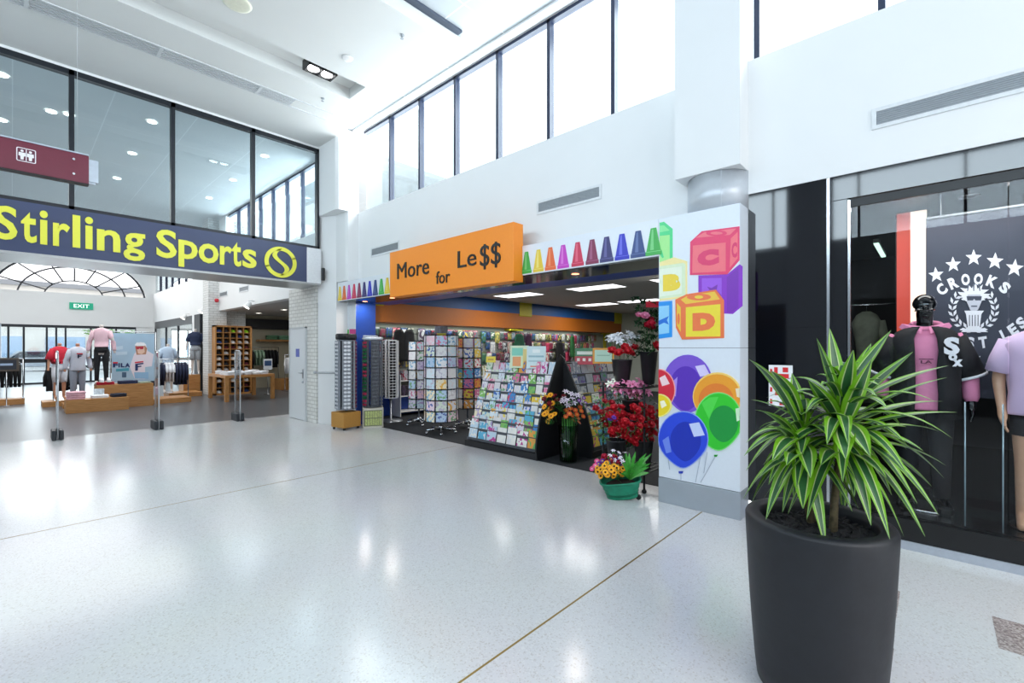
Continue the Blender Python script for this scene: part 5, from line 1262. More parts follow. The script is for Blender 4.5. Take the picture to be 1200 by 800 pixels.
o = flower('rose', '#C8142A', .06, at(769, 407, d=5.15), b2, 'single large red rose at the printed pillar edge', None)
t = thing('foliage_bunch', 'tall dark bunch of trailing greenery beside the top of the printed pillar', 'foliage', b2)
g = MB()
for i in range(26): q_ = at(745 + (i * 7.3) % 26, 352 + i * 2.6, d=5.32 + .1 * ((i * .37) % 1)); sprig(g, Vector(q_) - b2, 16, .10, 40 + i, .017)
g.build('leaves', [GDK], t)
g = MB()
for i in range(5): q_ = at(747 + i * 5, 356 + i * 3, d=5.34); g.tube([(0, 0, .05), tuple((Vector(q_) - b2) * .5 + Vector((.02, 0, 0))), tuple(Vector(q_) - b2)], .004, 5)
g.build('stems', GRN, t)
t = thing('foliage_bunch', 'light green leaves spreading left of the red roses', 'foliage', mid)
g = MB()
for i in range(16): q_ = at(697 + (i * 5.3) % 22, 468 + i * 3.2, d=5.22 + .04 * (i % 3)); sprig(g, Vector(q_) - mid, 9, .10, 80 + i, .010)
g.build('leaves', [GRN2], t)
t = thing('foliage_bunch', 'dark leaves between the pink lilies and red roses', 'foliage', mid)
g = MB()
for i in range(16): q_ = at(716 + (i * 9.7) % 58, 466 + (i * 5) % 50, d=5.3); sprig(g, Vector(q_) - mid, 9, .09, 120 + i, .012)
g.build('leaves', [GDK], t)
g = MB(); g.box(-.09, .09, -.004, .004, 0, .07); o = g.build('sale_card', mat('#C4162E', .5)); o.location = at(766, 360, d=5.3); o.rotation_euler = (0, 0, R(-47)); tag(o, 'small bright red card above the tall greenery by the pillar', 'sign')
# tall vase in the corner of the two racks
vp = at(657, 537, z=0); vp = Vector((5.30, 3.80, .0))
t = thing('flower_vase', 'tall dark green clear vase on the floor between the two racks', 'vase', vp)
g = MB(); g.lathe([(.115, 0), (.12, .01), (.14, .52), (.135, .52), (.112, .02), (.0001, .012)], 28, caps=False); g.build('glass_wall', glass('green_vase_glass', (.50, .66, .56), .0), t)
g = MB()
rnd = random.Random(9)
for i in range(22): a = i * 2.4; q_ = .075 * math.sqrt(i / 22); g.tube([(q_ * math.cos(a), q_ * math.sin(a), .02), (q_ * 1.4 * math.cos(a), q_ * 1.4 * math.sin(a), .62)], .005, 5)
g.build('stems', GRN2, t)
top_ = vp + Vector((0, 0, .45))
for kind, c, r, n, cx, cy, rx, ry, lb, cen in (('daisy', '#F2A818', .045, 11, 643, 479, 7, 18, 'yellow-orange daisy at the left of the vase bouquet', '#B86A10'), ('rose', '#7A1220', .034, 7, 650, 470, 14, 10, 'dark red flower at the back of the vase bouquet', '#000000'),
                                             ('lily', '#E4DCEC', .042, 10, 668, 468, 12, 10, 'white and lilac flower at the top of the vase bouquet', '#6A3A9A'), ('daisy', '#E2602A', .038, 13, 674, 485, 13, 10, 'orange-red flower at the right of the vase bouquet', '#E8B040'),
                                             ('daisy', '#7A3A9A', .032, 5, 684, 471, 6, 6, 'purple flower at the right edge of the vase bouquet', '#E8D0F0')):
    bunch(kind, c, r, n, cx, cy, rx, ry, 6.25, 6.42, top_, lb, lb.replace(' flower', ' flowers').replace(' daisy', ' daisies'), n, cen)
t = thing('foliage_bunch', 'green leaves of the bouquet in the tall vase', 'foliage', top_)
g = MB()
for i in range(14): q_ = at(645 + (i * 6.1) % 36, 474 + (i * 3.7) % 24, d=6.42); sprig(g, Vector(q_) - top_, 9, .12, 160 + i, .014)
g.build('leaves', [GRN], t)
# green basket on the floor
bq = Vector((4.42, 2.46, .0))
t = thing('flower_basket', 'green woven basket of mixed flowers on the floor at the foot of the flower stand', 'basket', bq + Vector((0, 0, .015)), R(-58))
BG = mat('#0E7D5E', .5, noise=.15, scale=18)
rim, botm = [], []
g = MB(); H_ = .17
def ring(k, z): return oval(0, 0, z, .155 + .055 * k, .105 + .04 * k, 28, 3.2)
g.loft([ring(0, 0), ring(.1, .006)] + [[(x + (.0035 if i % 2 else -.0035) * (1 if x > 0 else -1), y, z) for x, y, z in ring(i / 8, .006 + H_ * i / 8)] for i in range(1, 9)] + [ring(.85, H_ - .01), ring(.1, .02)], 0, True); g.build('woven_wall', BG, t)
g = MB(); g.tube([tuple(p) for p in ring(1.03, H_ + .008)] + [ring(1.03, H_ + .008)[0]], .010, 8); g.build('rim', BG, t)
g = MB(); g.lathe([(.0001, H_ - .03), (.13, H_ - .03)], 20, caps=False, sx=1.2); g.build('soil', mat('#2A2018', .9), t)
t.rotation_euler = (R(4), R(-8), R(-58))
bt = bq + Vector((0, 0, .12))
bunch('daisy', '#F2A912', .034, 17, 714, 551, 19, 8, 4.68, 4.76, bt, 'yellow daisy with a dark centre at the front of the green basket', 'yellow daisies in the basket', 31, '#1C1208')
bunch('daisy', '#E8508A', .030, 12, 705, 547, 14, 9, 4.85, 4.92, bt, 'small pink flower at the left of the green basket', 'pink flowers in the basket', 32, '#F0C0D0')
bunch('rose', '#B0183A', .030, 12, 714, 541, 14, 7, 4.80, 4.92, bt, 'small crimson flower in the green basket', 'crimson flowers in the basket', 33)
bunch('daisy', '#5C2A9C', .030, 12, 716, 541, 17, 8, 4.80, 4.92, bt, 'small purple flower in the green basket', 'purple flowers in the basket', 34, '#F0D040')
bunch('lily', '#EBE4EE', .024, 9, 724, 536, 13, 10, 4.80, 4.92, bt, 'small white flower in the green basket', 'white flowers in the basket', 35, '#8A5AA0')
t = thing('foliage_bunch', 'cluster of broad bright green leaves in the right half of the green basket', 'foliage', bt)
g = MB(); rnd = random.Random(77)
for i in range(26):
    tip = at(736 + rnd.uniform(-10, 28), 528 + rnd.uniform(0, 28), d=rnd.uniform(4.68, 4.95)); b_ = at(738, 562, d=4.85); m_ = b_.lerp(tip, .5) + Vector((0, 0, .035))
    d_ = (tip - b_).normalized(); s = d_.cross(Vector((-.6, -.6, .3))).normalized()
    g.loft([[tuple(p - s * k - bt), tuple(p + s * k - bt)] for p, k in ((b_, .004), (b_.lerp(m_, .6), .014), (m_.lerp(tip, .4), .017), (tip, .002))], 0, True, False, closed=False)
g.build('leaves', [mat('#3E9A34', .45, noise=.2, scale=25)], t)
# wheeled foot beside the basket
g = MB(); g.lathe([(.024, -.012), (.030, -.008), (.030, .008), (.024, .012)], 16, M=T(0, 0, .03) @ RY(R(90))); g.tube([(0, 0, .03), (.0, .02, .085), (.01, .05, .16)], .010, 8); o = g.build('caster_wheel', BLK); o.location = (4.47, 2.30, 0); tag(o, 'black caster wheel on the floor at the right of the green basket', 'wheel')
# ================================================================== SPORTS STORE
def crate(x0, x1, y0, y1, z1, label, z0=0):
    g = MB(); g.bbox(x0 - (x0 + x1) / 2, x1 - (x0 + x1) / 2, y0 - (y0 + y1) / 2, y1 - (y0 + y1) / 2, z0, z1, .004)
    o = g.build('display_podium', TIMBER); o.location = ((x0 + x1) / 2, (y0 + y1) / 2, 0); return tag(o, label, 'podium')
crate(.885, 2.07, 15.48, 16.0, .325, 'low oak display podium in front, with pink and white folded clothes')
crate(1.50, 2.67, 16.02, 16.7, .625, 'tall oak display podium just in front of the sports poster')
crate(2.70, 3.62, 16.3, 17.2, .14, 'flat oak plinth right of the tall podium, under the navy clothes')
crate(3.40, 4.30, 18.0, 18.8, .14, 'flat oak plinth in front of the navy-topped mannequin')
crate(3.98, 4.47, 18.95, 19.6, .67, 'tall oak podium carrying the navy-topped mannequin')
crate(-.60, .25, 19.1, 19.7, .16, 'flat oak plinth under the rail of black jackets')
crate(.55, 1.15, 17.6, 18.4, .14, 'flat oak plinth under the red-topped mannequin')
# mannequins
WSK = mat('#D9CFC8', .35, noise=.02); TAN = mat('#C48A6C', .4, noise=.03)
ST = ((.27, .0, 1.13), (.30, -.03, .90))
def man(label, p, z, rz, skin, fn, hd=False):
    t = thing('mannequin', label, 'mannequin', (p[0], p[1], z), rz); body(t, skin, hd, ST, fingers=False); fn(t)
    g = MB(); g.lathe([(.05, 1.53), (.045, 1.585), (.03, 1.59)], 14); g.build('neck_cap', skin, t)
    g = MB(); g.lathe([(.16, 0), (.16, .01)], 24); g.build('base_plate', CHROME, t); t.scale = (.88, .92, 1); return t
def f1(t):
    top(t, 'sweatshirt', mat('#C9CCD8', .8, noise=.04), .86, 1.04, 1.0, ST, sl_r=1.05); legs(t, 'joggers', mat('#8E93A0', .8, noise=.06), .10, 1.0, 1.08)
    P = Print(fy(0, -.158, 1.27), lambda a, b: (a, b)); P.poly([(-.07, .03), (.07, .03), (.07, .06), (-.07, .06)], '#C4203A')
    P.poly([(-.05, -.075), (-.015, -.075), (-.015, -.035), (.04, -.035), (.04, -.01), (-.015, -.01), (-.015, .0), (.07, .0), (.07, .022), (-.05, .022)], '#1D2440'); P.g.build('chest_print', P.mats, t)
p = at(91, 470, y=17.1)
man('headless mannequin in pale grey sweatshirt with a chest letter and grey joggers', (p.x, 17.1), .13, R(12), TAN, f1)
g = MB(); g.bbox(-.3, .3, -.28, .28, 0, .129, .004); o = g.build('display_podium', TIMBER); o.location = (p.x, 17.1, 0); tag(o, 'low oak block under the mannequin in the grey sweatshirt', 'podium')
def f2(t): top(t, 'pink_top', mat('#E8BFC9', .8, noise=.05), 1.0, .96, 1.0, ST, sl_r=.95); legs(t, 'leggings', mat('#14151A', .8), .12, 1.02, .92)
p = at(119, 440, y=16.35); man('headless white mannequin in a pink top and black leggings on the tall podium', (p.x, 16.36), .626, R(-10), WSK, f2)
def f3(t): top(t, 'red_top', mat('#C41F36', .8, noise=.08), 1.12, 1.15, .5, ST, sl_r=1.2); legs(t, 'shorts', mat('#DADBE2', .8), .60, 1.12, 1.1)
p = at(70, 460, y=17.9); man('headless mannequin in a red top and white shorts behind the left security gate', (p.x, 17.95), .141, R(25), TAN, f3)
def f4(t): top(t, 'navy_top', mat('#1E2A48', .8, noise=.08), 1.02, 1.1, .45, ST); legs(t, 'shorts', mat('#A4A8AE', .8), .58, 1.04, 1.1)
p = at(229, 437, y=19.25); man('headless white mannequin in a navy top and grey shorts by the white brick column', (p.x, 19.25), .671, R(-15), WSK, f4)
def f5(t): top(t, 'light_blue_top', mat('#B9CBE0', .8, noise=.05), .98, 1.08, .5, ST); legs(t, 'shorts', mat('#E4E6EC', .8), .62, 1.0, 1.1)
p = at(198, 460, y=18.2); man('headless mannequin in a pale blue top and white shorts behind the navy jackets', (p.x, 18.35), .141, R(0), WSK, f5)
# poster on a stand
pa = at(131, 390, y=16.9); pb = at(181, 446, y=16.9)
t = thing('poster_stand', 'white framed sports poster with a person in a white cap and red sunglasses, reading FILA', 'poster', ((pa.x + pb.x) / 2, 16.9, .0))
W_, H_, z0 = pb.x - pa.x, pa.z - pb.z, pb.z
g = MB(); g.box(-W_ / 2, W_ / 2, 0, .03, z0, pa.z); g.build('panel', mat('#A8C4DA', .4, noise=.05, scale=3), t)
g = MB()
for s in (-1, 1): g.tube([(s * (W_ / 2 + .03), .015, 0), (s * (W_ / 2 + .03), .015, pa.z + .04)], .012, 8); g.box(s * W_ / 2 - .02 + s * .03, s * W_ / 2 + .02 + s * .03, -.14, .14, 0, .012)
g.tube([(-W_ / 2 - .03, .015, pa.z + .04), (W_ / 2 + .03, .015, pa.z + .04)], .012, 8); g.build('frame', CHROME, t)
def kp(px, py): p = at(px, py, y=16.9); return (p.x - (pa.x + pb.x) / 2, p.z)
P = Print(fy(0, -.001, 0), kp)
def c8(pts): return [(40 + x / 5, 360 + y / 5) for x, y in pts]
P.poly(c8([(585, 275), (600, 255), (590, 215), (625, 203), (655, 215), (665, 255), (700, 275), (690, 345), (650, 350), (650, 420), (590, 420), (560, 350)]), '#E9DCE6')
P.poly(c8([(592, 232), (600, 212), (640, 212), (662, 240), (655, 275), (600, 278)]), '#B98468')
P.poly(c8([(600, 228), (645, 228), (648, 262), (630, 275), (608, 270)]), '#E8C2AE')
P.poly(c8([(590, 222), (600, 206), (645, 206), (658, 222), (640, 226), (600, 226)]), '#F2F2F6')
P.poly(c8([(597, 230), (642, 228), (640, 244), (622, 246), (618, 240), (612, 246), (598, 245)]), '#B8283C')
P.poly(c8([(585, 380), (670, 380), (670, 418), (590, 418)]), '#8FB8DC')
P.poly(c8([(480, 360), (555, 355), (555, 372), (480, 376)]), '#4AA0B8'); P.poly(c8([(515, 380), (540, 380), (540, 410), (515, 410)]), '#3C5A78')
P.poly(c8([(480, 230), (520, 225), (520, 245), (480, 250)]), '#C2D6E6'); P.poly(c8([(480, 262), (545, 258), (545, 276), (480, 280)]), '#C2D6E6')
for i, (ch, x0, x1) in enumerate((('F', 462, 490), ('I', 494, 502), ('L', 507, 530), ('A', 532, 562))):
    P.text(ch, (40 + x0 / 5, 360 + 326 / 5, 40 + x1 / 5, 360 + 352 / 5), '#1B2C66', .06)
P.poly(c8([(462, 320), (490, 320), (490, 328), (462, 328)]), '#D8243C')
P.poly(c8([(592, 331), (640, 324), (640, 332), (608, 337), (608, 344), (628, 341), (628, 348), (608, 351), (608, 370), (592, 372)]), '#1B2C66'); P.poly(c8([(590, 320), (640, 314), (640, 321), (590, 328)]), '#D8243C')
P.g.build('artwork', P.mats, t)
# folded clothes
FP = {}
def folded(x, y, z, w, d, h, c, label, group=None, rz=0):
    k = (w, d, h, c)
    if k not in FP:
        g = MB(); rings = []
        for zz, s in ((0, .94), (h * .2, 1), (h * .8, 1), (h, .92)): rings.append([(a * s + .004 * math.sin(i * 2.1), b * s, zz + .004 * math.sin(i * 1.7) * (zz > 0)) for i, (a, b, _) in enumerate(oval(0, 0, 0, w / 2, d / 2, 20, 5))])
        g.loft(rings, 0, True); FP[k] = o = g.build('folded_garment', mat(c, .85, noise=.06))
    else: o = FP[k].copy(); col.objects.link(o)
    o.location = (x, y, z); o.rotation_euler = (0, 0, rz); return tag(o, label, 'clothes', group)
lvl = ['bottom', 'second lowest', 'second highest', 'top']
for i in range(4): folded(1.07 + .01 * (i % 2), 15.72, .327 + i * .047, .34, .36, .045, '#D9A9B4', '%s pink folded top of the stack on the low podium' % lvl[i], 'pink folded tops', .03 * i)
for i in range(2): folded(1.52, 15.72, .327 + i * .037, .34, .34, .035, '#E9EAEE', '%s white folded top beside the pink stack' % ['lower', 'upper'][i], 'white folded tops')
for i in range(2): folded(1.89, 15.74, .327 + i * .042, .30, .34, .04, '#1D2233', '%s navy folded top at the right end of the low podium' % ['lower', 'upper'][i], 'navy folded tops', .1)
for i in range(2): folded(1.68, 16.20, .627 + i * .036, .36, .30, .034, '#B92236', '%s red folded top on the tall podium' % ['lower', 'upper'][i], 'red folded tops')
for i in range(2): folded(2.14, 16.22, .627 + i * .042, .42, .32, .04, '#28304E', '%s dark blue folded top on the tall podium' % ['lower', 'upper'][i], 'dark blue folded tops')
folded(2.50, 16.22, .627, .28, .3, .03, '#8E9A86', 'single grey-green folded top at the right end of the tall podium')
g = MB(); g.bbox(-.10, .10, -.04, .04, 0, .22, .008); o = g.build('photo_card', mat('#C9D2D8', .5, noise=.3, scale=20)); o.location = (1.52, 15.86, .327); tag(o, 'small upright picture card behind the white folded tops', 'card')
# trainers on the tall podium
def shoe(x, y, z, c, label, grp=None, rz=0):
    t = thing('trainer', label, 'shoe', (x, y, z), rz, grp)
    g = MB(); g.loft([oval(0, 0, 0, .045, .14, 14), oval(0, 0, .025, .048, .145, 14)], 0, True); g.build('sole', WHITE, t)
    g = MB(); g.loft([oval(0, 0, .026, .044, .138, 14), oval(0, .01, .06, .042, .125, 14), oval(0, .05, .085, .036, .075, 14), oval(0, .07, .11, .032, .05, 14)], 0, True); g.build('upper', mat(c, .7), t)
shoe(1.60, 16.10, .70, '#E4E2E6', 'white trainer on the red folded top, left one of the pair', 'white trainers'); shoe(1.74, 16.10, .70, '#E4E2E6', 'white trainer on the red folded top, right one of the pair', 'white trainers')
# hanging garment and rails
HG = {}
def garment(kind, c):
    k = (kind, c)
    if k in HG: return copy_tree(HG[k])
    t = bpy.data.objects.new('hanging_garment', None); col.objects.link(t)
    g = MB(); L = {'jacket': .72, 'top': .62, 'shorts': .42}[kind]
    g.loft([oval(0, 0, z, rx, ry, 14) for z, rx, ry in ((-L, .21, .035), (-L * .5, .20, .03), (-.2, .21, .035), (-.08, .20, .03), (-.03, .10, .025))], 0, True)
    if kind != 'shorts':
        for s in (-1, 1): g.tube([(s * .17, 0, -.10), (s * .235, 0, -.32), (s * .24, 0, -.58 if kind == 'jacket' else -.34)], [.045, .042, .035], 8)
    g.build('fabric', mat(c, .8, noise=.15, scale=8), t)
    g = MB(); g.tube([(-.2, 0, -.08), (0, 0, -.015), (.2, 0, -.08)], .006, 5); g.tube([(0, 0, -.015), (0, 0, .03), (.0, .02, .045)], .004, 5); g.build('hanger', CHROME, t)
    HG[k] = t; return t
def rail(x, y, L, z, rz, items, label, glabel, z0=0):
    t = thing('clothes_rail', label, 'clothes rail', (x, y, z0), rz)
    g = MB(); g.tube([(-L / 2, 0, z), (L / 2, 0, z)], .014, 8); g.build('bar', CHROME, t)
    for s in (-1, 1): g = MB(); g.tube([(s * L / 2, 0, .0), (s * L / 2, 0, z)], .014, 8); g.box(s * L / 2 - .02, s * L / 2 + .02, -.25, .25, 0, .03); g.build('upright', CHROME, t)
    n = len(items)
    for i, (k, c, nm) in enumerate(items):
        o = garment(k, c); u = -L * .46 + L * .92 * (i + .5) / n; o.location = (x + u * math.cos(rz), y + u * math.sin(rz), z0 + z - .075); o.rotation_euler = (0, 0, rz + R(90))
        tag(o, '%s, %s along %s' % (nm, ORD[i], glabel), 'clothes', 'clothes on ' + glabel)
rail(-.18, 19.4, .8, 1.12, R(0), [('jacket', '#121317', 'black jacket')] * 9, 'short rail of black jackets at the left edge of the store', 'the left rail of black jackets', .161)
t = thing('rail_sign', 'small black framed sign on a thin post in front of the black jackets', 'sign', (-.10, 18.95, .0))
g = MB(); g.tube([(0, 0, 0), (0, 0, 1.0)], .012, 8); g.lathe([(.12, 0), (.12, .01)], 20); g.build('post', CHROME, t)
g = MB(); g.box(-.24, .24, -.02, .02, .95, 1.32); g.build('frame', mat('#4A4038', .5), t)
g = MB(); g.box(-.19, .19, -.025, -.02, 1.0, 1.27); g.build('face', mat('#1A1F2C', .4), t); g = MB(); g.box(-.12, .12, -.028, -.025, 1.11, 1.17); g.build('text_strip', mat('#9CB0CC', .5), t)
rail(3.30, 17.5, 1.0, 1.25, R(0), [('jacket', '#1B2340', 'navy jacket')] * 4 + [('top', '#E2E4EA', 'white top')] * 3 + [('jacket', '#1B2340', 'navy jacket')] * 4, 'rail of navy jackets and white tops right of the poster', 'the rail beside the poster')
rail(1.0, 18.9, .8, 1.15, R(60), [('jacket', '#1A1B20', 'black jacket')] * 3 + [('top', '#C8CAD0', 'pale top')] * 2 + [('jacket', '#1A1B20', 'black jacket')] * 2, 'rail of dark clothes behind the red-topped mannequin', 'the rail behind the red top')
# cap shelves
cx0, cx1, cy = 4.60, 5.74, 17.75
t = thing('cap_shelves', 'tall oak pigeonhole shelves full of caps in front of the white brick column', 'shelves', (cx0, cy, 0))
W_ = cx1 - cx0; g = MB(); g.box(0, .05, 0, .33, 0, 2.36); g.box(W_ - .05, W_, 0, .33, 0, 2.36); g.box(0, W_, 0, .33, 2.31, 2.36); g.box(0, W_, 0, .33, 0, .06); g.build('carcass', TIMBER, t)
g = MB(); g.box(.03, W_ - .03, .30, .33, .03, 2.33); g.build('back_panel', mat('#3A2A1C', .6), t)
for i in range(1, 12): g = MB(); g.box(.05, W_ - .05, .0, .30, .06 + 2.25 * i / 12 - .009, .06 + 2.25 * i / 12 + .009); g.build('shelf', TIMBER, t)
for i in range(1, 5): g = MB(); g.box(.05 + (W_ - .1) * i / 5 - .009, .05 + (W_ - .1) * i / 5 + .009, .0, .30, .06, 2.31); g.build('divider', TIMBER, t)
CPP = {}
rnd = random.Random(4)
for i in range(12):
    for j in range(5):
        c, nm = rnd.choice((('#15161B', 'black'), ('#15161B', 'black'), ('#1E2436', 'navy'), ('#D6D8DC', 'white'), ('#C9CBD0', 'pale grey'), ('#2A2C32', 'charcoal'), ('#5A1E28', 'maroon'), ('#2C4A86', 'blue')))
        if (i, j) in ((11, 2), (11, 4)): c, nm = '#8FD01E', 'lime green'
        if c not in CPP:
            o = bpy.data.objects.new('baseball_cap', None); col.objects.link(o)
            g = MB(); g.loft([oval(0, 0, z, r, r * 1.1, 16, 2) for z, r in ((0, .085), (.03, .086), (.065, .075), (.09, .05), (.102, .012))], 0, True); g.ball((0, 0, .103), .008, 6, 4); g.build('crown', mat(c, .8, noise=.05), o)
            g = MB(); g.loft([[(.075 * math.sin(a), -.075 * math.cos(a) * .9, .012) for a in [R(-80 + 16 * k) for k in range(11)]] + [(.06 * math.sin(a), -.08 - .065 * math.cos(a), .0) for a in [R(80 - 16 * k) for k in range(11)]]] * 1 + [[(.075 * math.sin(a), -.075 * math.cos(a) * .9, .018) for a in [R(-80 + 16 * k) for k in range(11)]] + [(.06 * math.sin(a), -.08 - .065 * math.cos(a), .006) for a in [R(80 - 16 * k) for k in range(11)]]], 0, False); g.build('peak', mat(c, .8, noise=.05), o)
            CPP[c] = o
        else: o = copy_tree(CPP[c])
        o.location = (cx0 + .05 + (W_ - .1) * (j + .5) / 5, cy + .15, .06 + 2.25 * i / 12 + .0095)
        tag(o, '%s cap, %s column from left, %s row from top of cap shelves' % (nm, ORD[j], ORD[11 - i]), 'cap', 'caps on the cap shelves')
# oak table with heaps of white tees
t = thing('display_table', 'oak table with thick square legs carrying white T-shirts', 'table', (5.1, 16.25, 0))
x0, x1, y0, y1 = -.85, .18, -.88, .88
g = MB(); g.box(x0, x1 + .35, y0, y1, .70, .78); g.build('tabletop', TIMBER, t, .004)
for x in (x0, x1 + .25):
    for y in (y0, y1 - .10): g = MB(); g.box(x, x + .10, y, y + .10, 0, .70); g.build('leg', wood('oak_leg', '#A9743D', '#C08A50', 'Z'), t)
rnd = random.Random(6)
for i in range(5):
    for j in range(3):
        for k in range(2 if (i + j) % 2 else 3): folded(4.42 + i * .24, 15.62 + j * .42, .781 + k * .034, .22, .36, .032, '#DFE1E6', 'white folded T-shirt on the oak table', 'white T-shirts on the oak table', rnd.uniform(-.15, .15))
# side bay furniture
crate(6.9, 8.6, 18.2, 18.9, .42, 'long low oak unit at the back of the side bay')
t = thing('wall_shelf', 'oak wall shelf with green folded clothes high in the side bay', 'shelf', (7.6, 19.85, 0))
g = MB(); g.box(-1.0, 1.2, -.3, .1, 1.86, 1.93); g.build('board', TIMBER, t)
for i, (x, c, lb) in enumerate(((7.1, '#5E8A6A', 'green'), (7.55, '#6E9A7C', 'light green'), (8.0, '#2C3038', 'dark grey'))):
    for k in range(2): folded(x, 19.7, 1.931 + k * .09, .4, .3, .085, c, '%s %s folded garment on the high oak wall shelf' % (['lower', 'upper'][k], lb), 'folded clothes on the wall shelf')
rail(6.5, 19.4, 1.5, 1.62, R(0), [('jacket', '#2A2D30', 'dark grey jacket')] * 4 + [('top', '#A9C9B0', 'pale green top')] * 3 + [('jacket', '#1D1F24', 'black jacket')] * 4, 'rail of dark and pale green clothes at the back of the side bay', 'the side bay back rail')
rail(7.3, 17.6, 1.0, 1.35, R(0), [('top', '#E2E4E8', 'white top')] * 3 + [('jacket', '#1B2340', 'navy jacket')] * 3 + [('top', '#E2E4E8', 'white top')] * 3, 'rail of white and navy clothes at the right of the side bay', 'the side bay right rail')
t = thing('price_stand', 'small blue and white sign on a post behind the white tee table', 'sign', (6.0, 17.0, 0))
g = MB(); g.tube([(0, 0, 0), (0, 0, .9)], .012, 8); g.lathe([(.12, 0), (.12, .01)], 20); g.build('post', CHROME, t)
g = MB(); g.box(-.14, .14, -.012, .012, .85, 1.22); g.build('panel', mat('#DCE2E8', .4), t); g = MB(); g.box(-.11, .11, -.016, -.012, .98, 1.16); g.build('blue_field', mat('#34507C', .4), t)
# spotlights on the store walls
for (px, py), lb in (((291, 357), 'white spotlight under the bulkhead beside the bay downlights'), ((237, 363), 'white spotlight beside the white brick column'), ((216, 371), 'white spotlight left of the brick column')):
    p = at(px, py, x=4.65); t = thing('wall_spotlight', lb, 'spotlight', p)
    g = MB(); g.tube([(.16, 0, .12), (.0, 0, .12), (0, 0, .03)], .015, 8); g.build('arm', WHITE, t)
    g = MB(); M = RY(R(35)); g.lathe([(.03, .10), (.05, .08), (.09, -.06), (.10, -.09)], 16, caps=True, M=M); g.build('lamp_head', WHITE, t)
    g = MB(); g.lathe([(.085, -.094), (.085, -.092)], 16, M=M); g.build('lens', mat('#FFFBF0', .3, noise=0, emit=5), t)
g = MB(); g.lathe([(.05, .06), (.07, .0), (.04, -.06)], 14); o = g.build('alarm_bell', mat('#C42233', .4)); o.location = at(254, 352, x=4.72); tag(o, 'small red alarm fitting high beside the white brick column', 'alarm')
# exit sign
p = at(95.5, 358.5, y=28.88)
t = thing('exit_sign', 'green illuminated EXIT sign on the white band over the store entrance', 'exit sign', p)
g = MB(); g.box(-.40, .40, 0, .06, -.15, .15); g.build('case', mat('#0F9A78', .4, noise=0, emit=.5), t)
g = MB(); text(g, 'EXIT', fy(0, -.002, 0), -.26, .26, -.08, .08, 0, .006, 0, 0); g.build('lettering', mat('#FFFFFF', .4, noise=0, emit=1.0), t)
# sprinkler / sensor over doors, dark bay wall and door beyond the mannequin
g = MB(); g.box(4.75, 5.0, 20.2, 20.99, 0, 2.87); struct('wall_dark_panel', g, mat('#202228', .6))
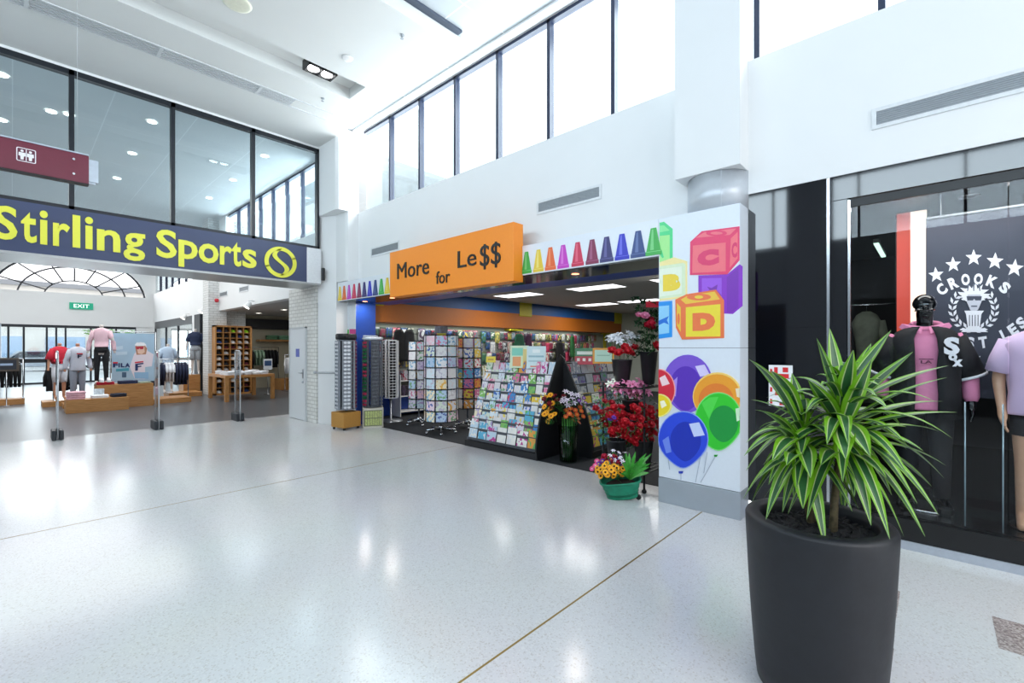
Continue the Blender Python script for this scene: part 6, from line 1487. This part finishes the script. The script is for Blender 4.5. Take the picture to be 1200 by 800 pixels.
# ------------------------------------------------------------------ outside the entrance
t = thing('office_building', 'pale building with blue windows across the road outside the entrance', 'building', (-1, 58, 0))
g = MB(); g.box(-14, 14, 0, 8, 0, 7); g.build('wall', mat('#D9D6D0', .7, noise=.05, scale=1), t)
g = MB(); g.box(-14.3, 14.3, -.3, 8.3, 7, 7.4); g.build('roof', mat('#8E9298', .6), t)
for i in range(7):
    for z in (.8, 4.2): g = MB(); x = -13 + i * 4; g.box(x, x + 2.6, -.06, 0, z, z + 1.8); g.build('window', mat('#9DB8D6', .15), t)
for i, (x, c, nm) in enumerate(((-3.5, '#B8BCC4', 'silver'), (1.0, '#9FA8B4', 'grey'), (5.4, '#E6E8EA', 'white'))):
    t = thing('parked_car', '%s car parked outside beyond the entrance doors' % nm, 'car', (x, 47, 0))
    g = MB(); YZ = Matrix(((1, 0, 0, 0), (0, 0, 1, 0), (0, 1, 0, 0), (0, 0, 0, 1)))
    g.prism([(-2.1, .3), (-2.1, .75), (-1.3, .9), (-.7, 1.4), (.8, 1.4), (1.4, .95), (2.1, .85), (2.15, .3)], -.8, .8, 0, YZ); g.build('car_body', mat(c, .3, coat=.5), t, .03)
    g = MB(); g.prism([(-1.1, .92), (-.62, 1.33), (.74, 1.33), (1.2, .95)], -.81, .81, 0, YZ); g.build('windows', mat('#2A3440', .1), t)
    for xx in (-1.3, 1.3):
        for s in (-.7, .7): g = MB(); g.lathe([(.3, -.1), (.32, -.08), (.32, .08), (.3, .1)], 18, M=T(xx, s, .32) @ RX(R(90))); g.build('wheel', BLACK, t)
for i, (x, y, s, lb) in enumerate(((4.5, 40, 1.0, 'leafy green tree outside, seen right of the pink-topped mannequin'), (-3.5, 52, 1.2, 'leafy green tree outside at the left of the entrance'), (8.6, 26, 1.1, 'leafy green tree outside, seen at the right of the entrance doors'))):
    t = thing('tree', lb, 'tree', (x, y, 0)); rnd = random.Random(i)
    g = MB(); g.tube([(0, 0, -.05), (.05, 0, 1.2), (0, .05, 2.2 * s)], [.14, .11, .08], 8); g.build('trunk', mat('#6A5A48', .9), t)
    g = MB()
    for k in range(420):
        d = Vector((rnd.gauss(0, 1), rnd.gauss(0, 1), rnd.gauss(0, 1))).normalized() * rnd.uniform(.6, 1); c = Vector((0, 0, 3.0 * s)) + Vector((d.x * 1.5 * s, d.y * 1.5 * s, d.z * 1.3 * s)); M = Matrix.Translation(c) @ RZ(rnd.random() * 6) @ RX(rnd.random() * 6)
        g.add([(-.14, 0, 0), (0, -.08, 0), (.14, 0, 0), (0, .08, 0)], [(0, 1, 2, 3)], 0, False, M)
    g.build('leaves', mat('#7FA860', .6, noise=.3, scale=2), t)

# artwork, lettering and fittings belong to the part they sit on
ON = {'crayon_print': ('panel',), 'print': ('panel', 'paper'), 'lettering': ('face', 'case'), 'word': ('box',), 'pictogram': ('board',), 'rivet': ('board',), 'hood': ('hoodie',),
      'chest_print': ('hoodie', 'sweatshirt'), 'team_logo': ('jersey',), 'face_features': ('body',), 'printed_emblem': ('cloth',), 'price_tag': ('top_box',), 'text_strip': ('face',), 'blue_field': ('panel',)}
for o in list(bpy.data.objects):
    k = o.name.split('.')[0]
    if k in ON and o.parent is not None:
        for s in o.parent.children:
            if s.name.split('.')[0] in ON[k]: o.parent = s; break
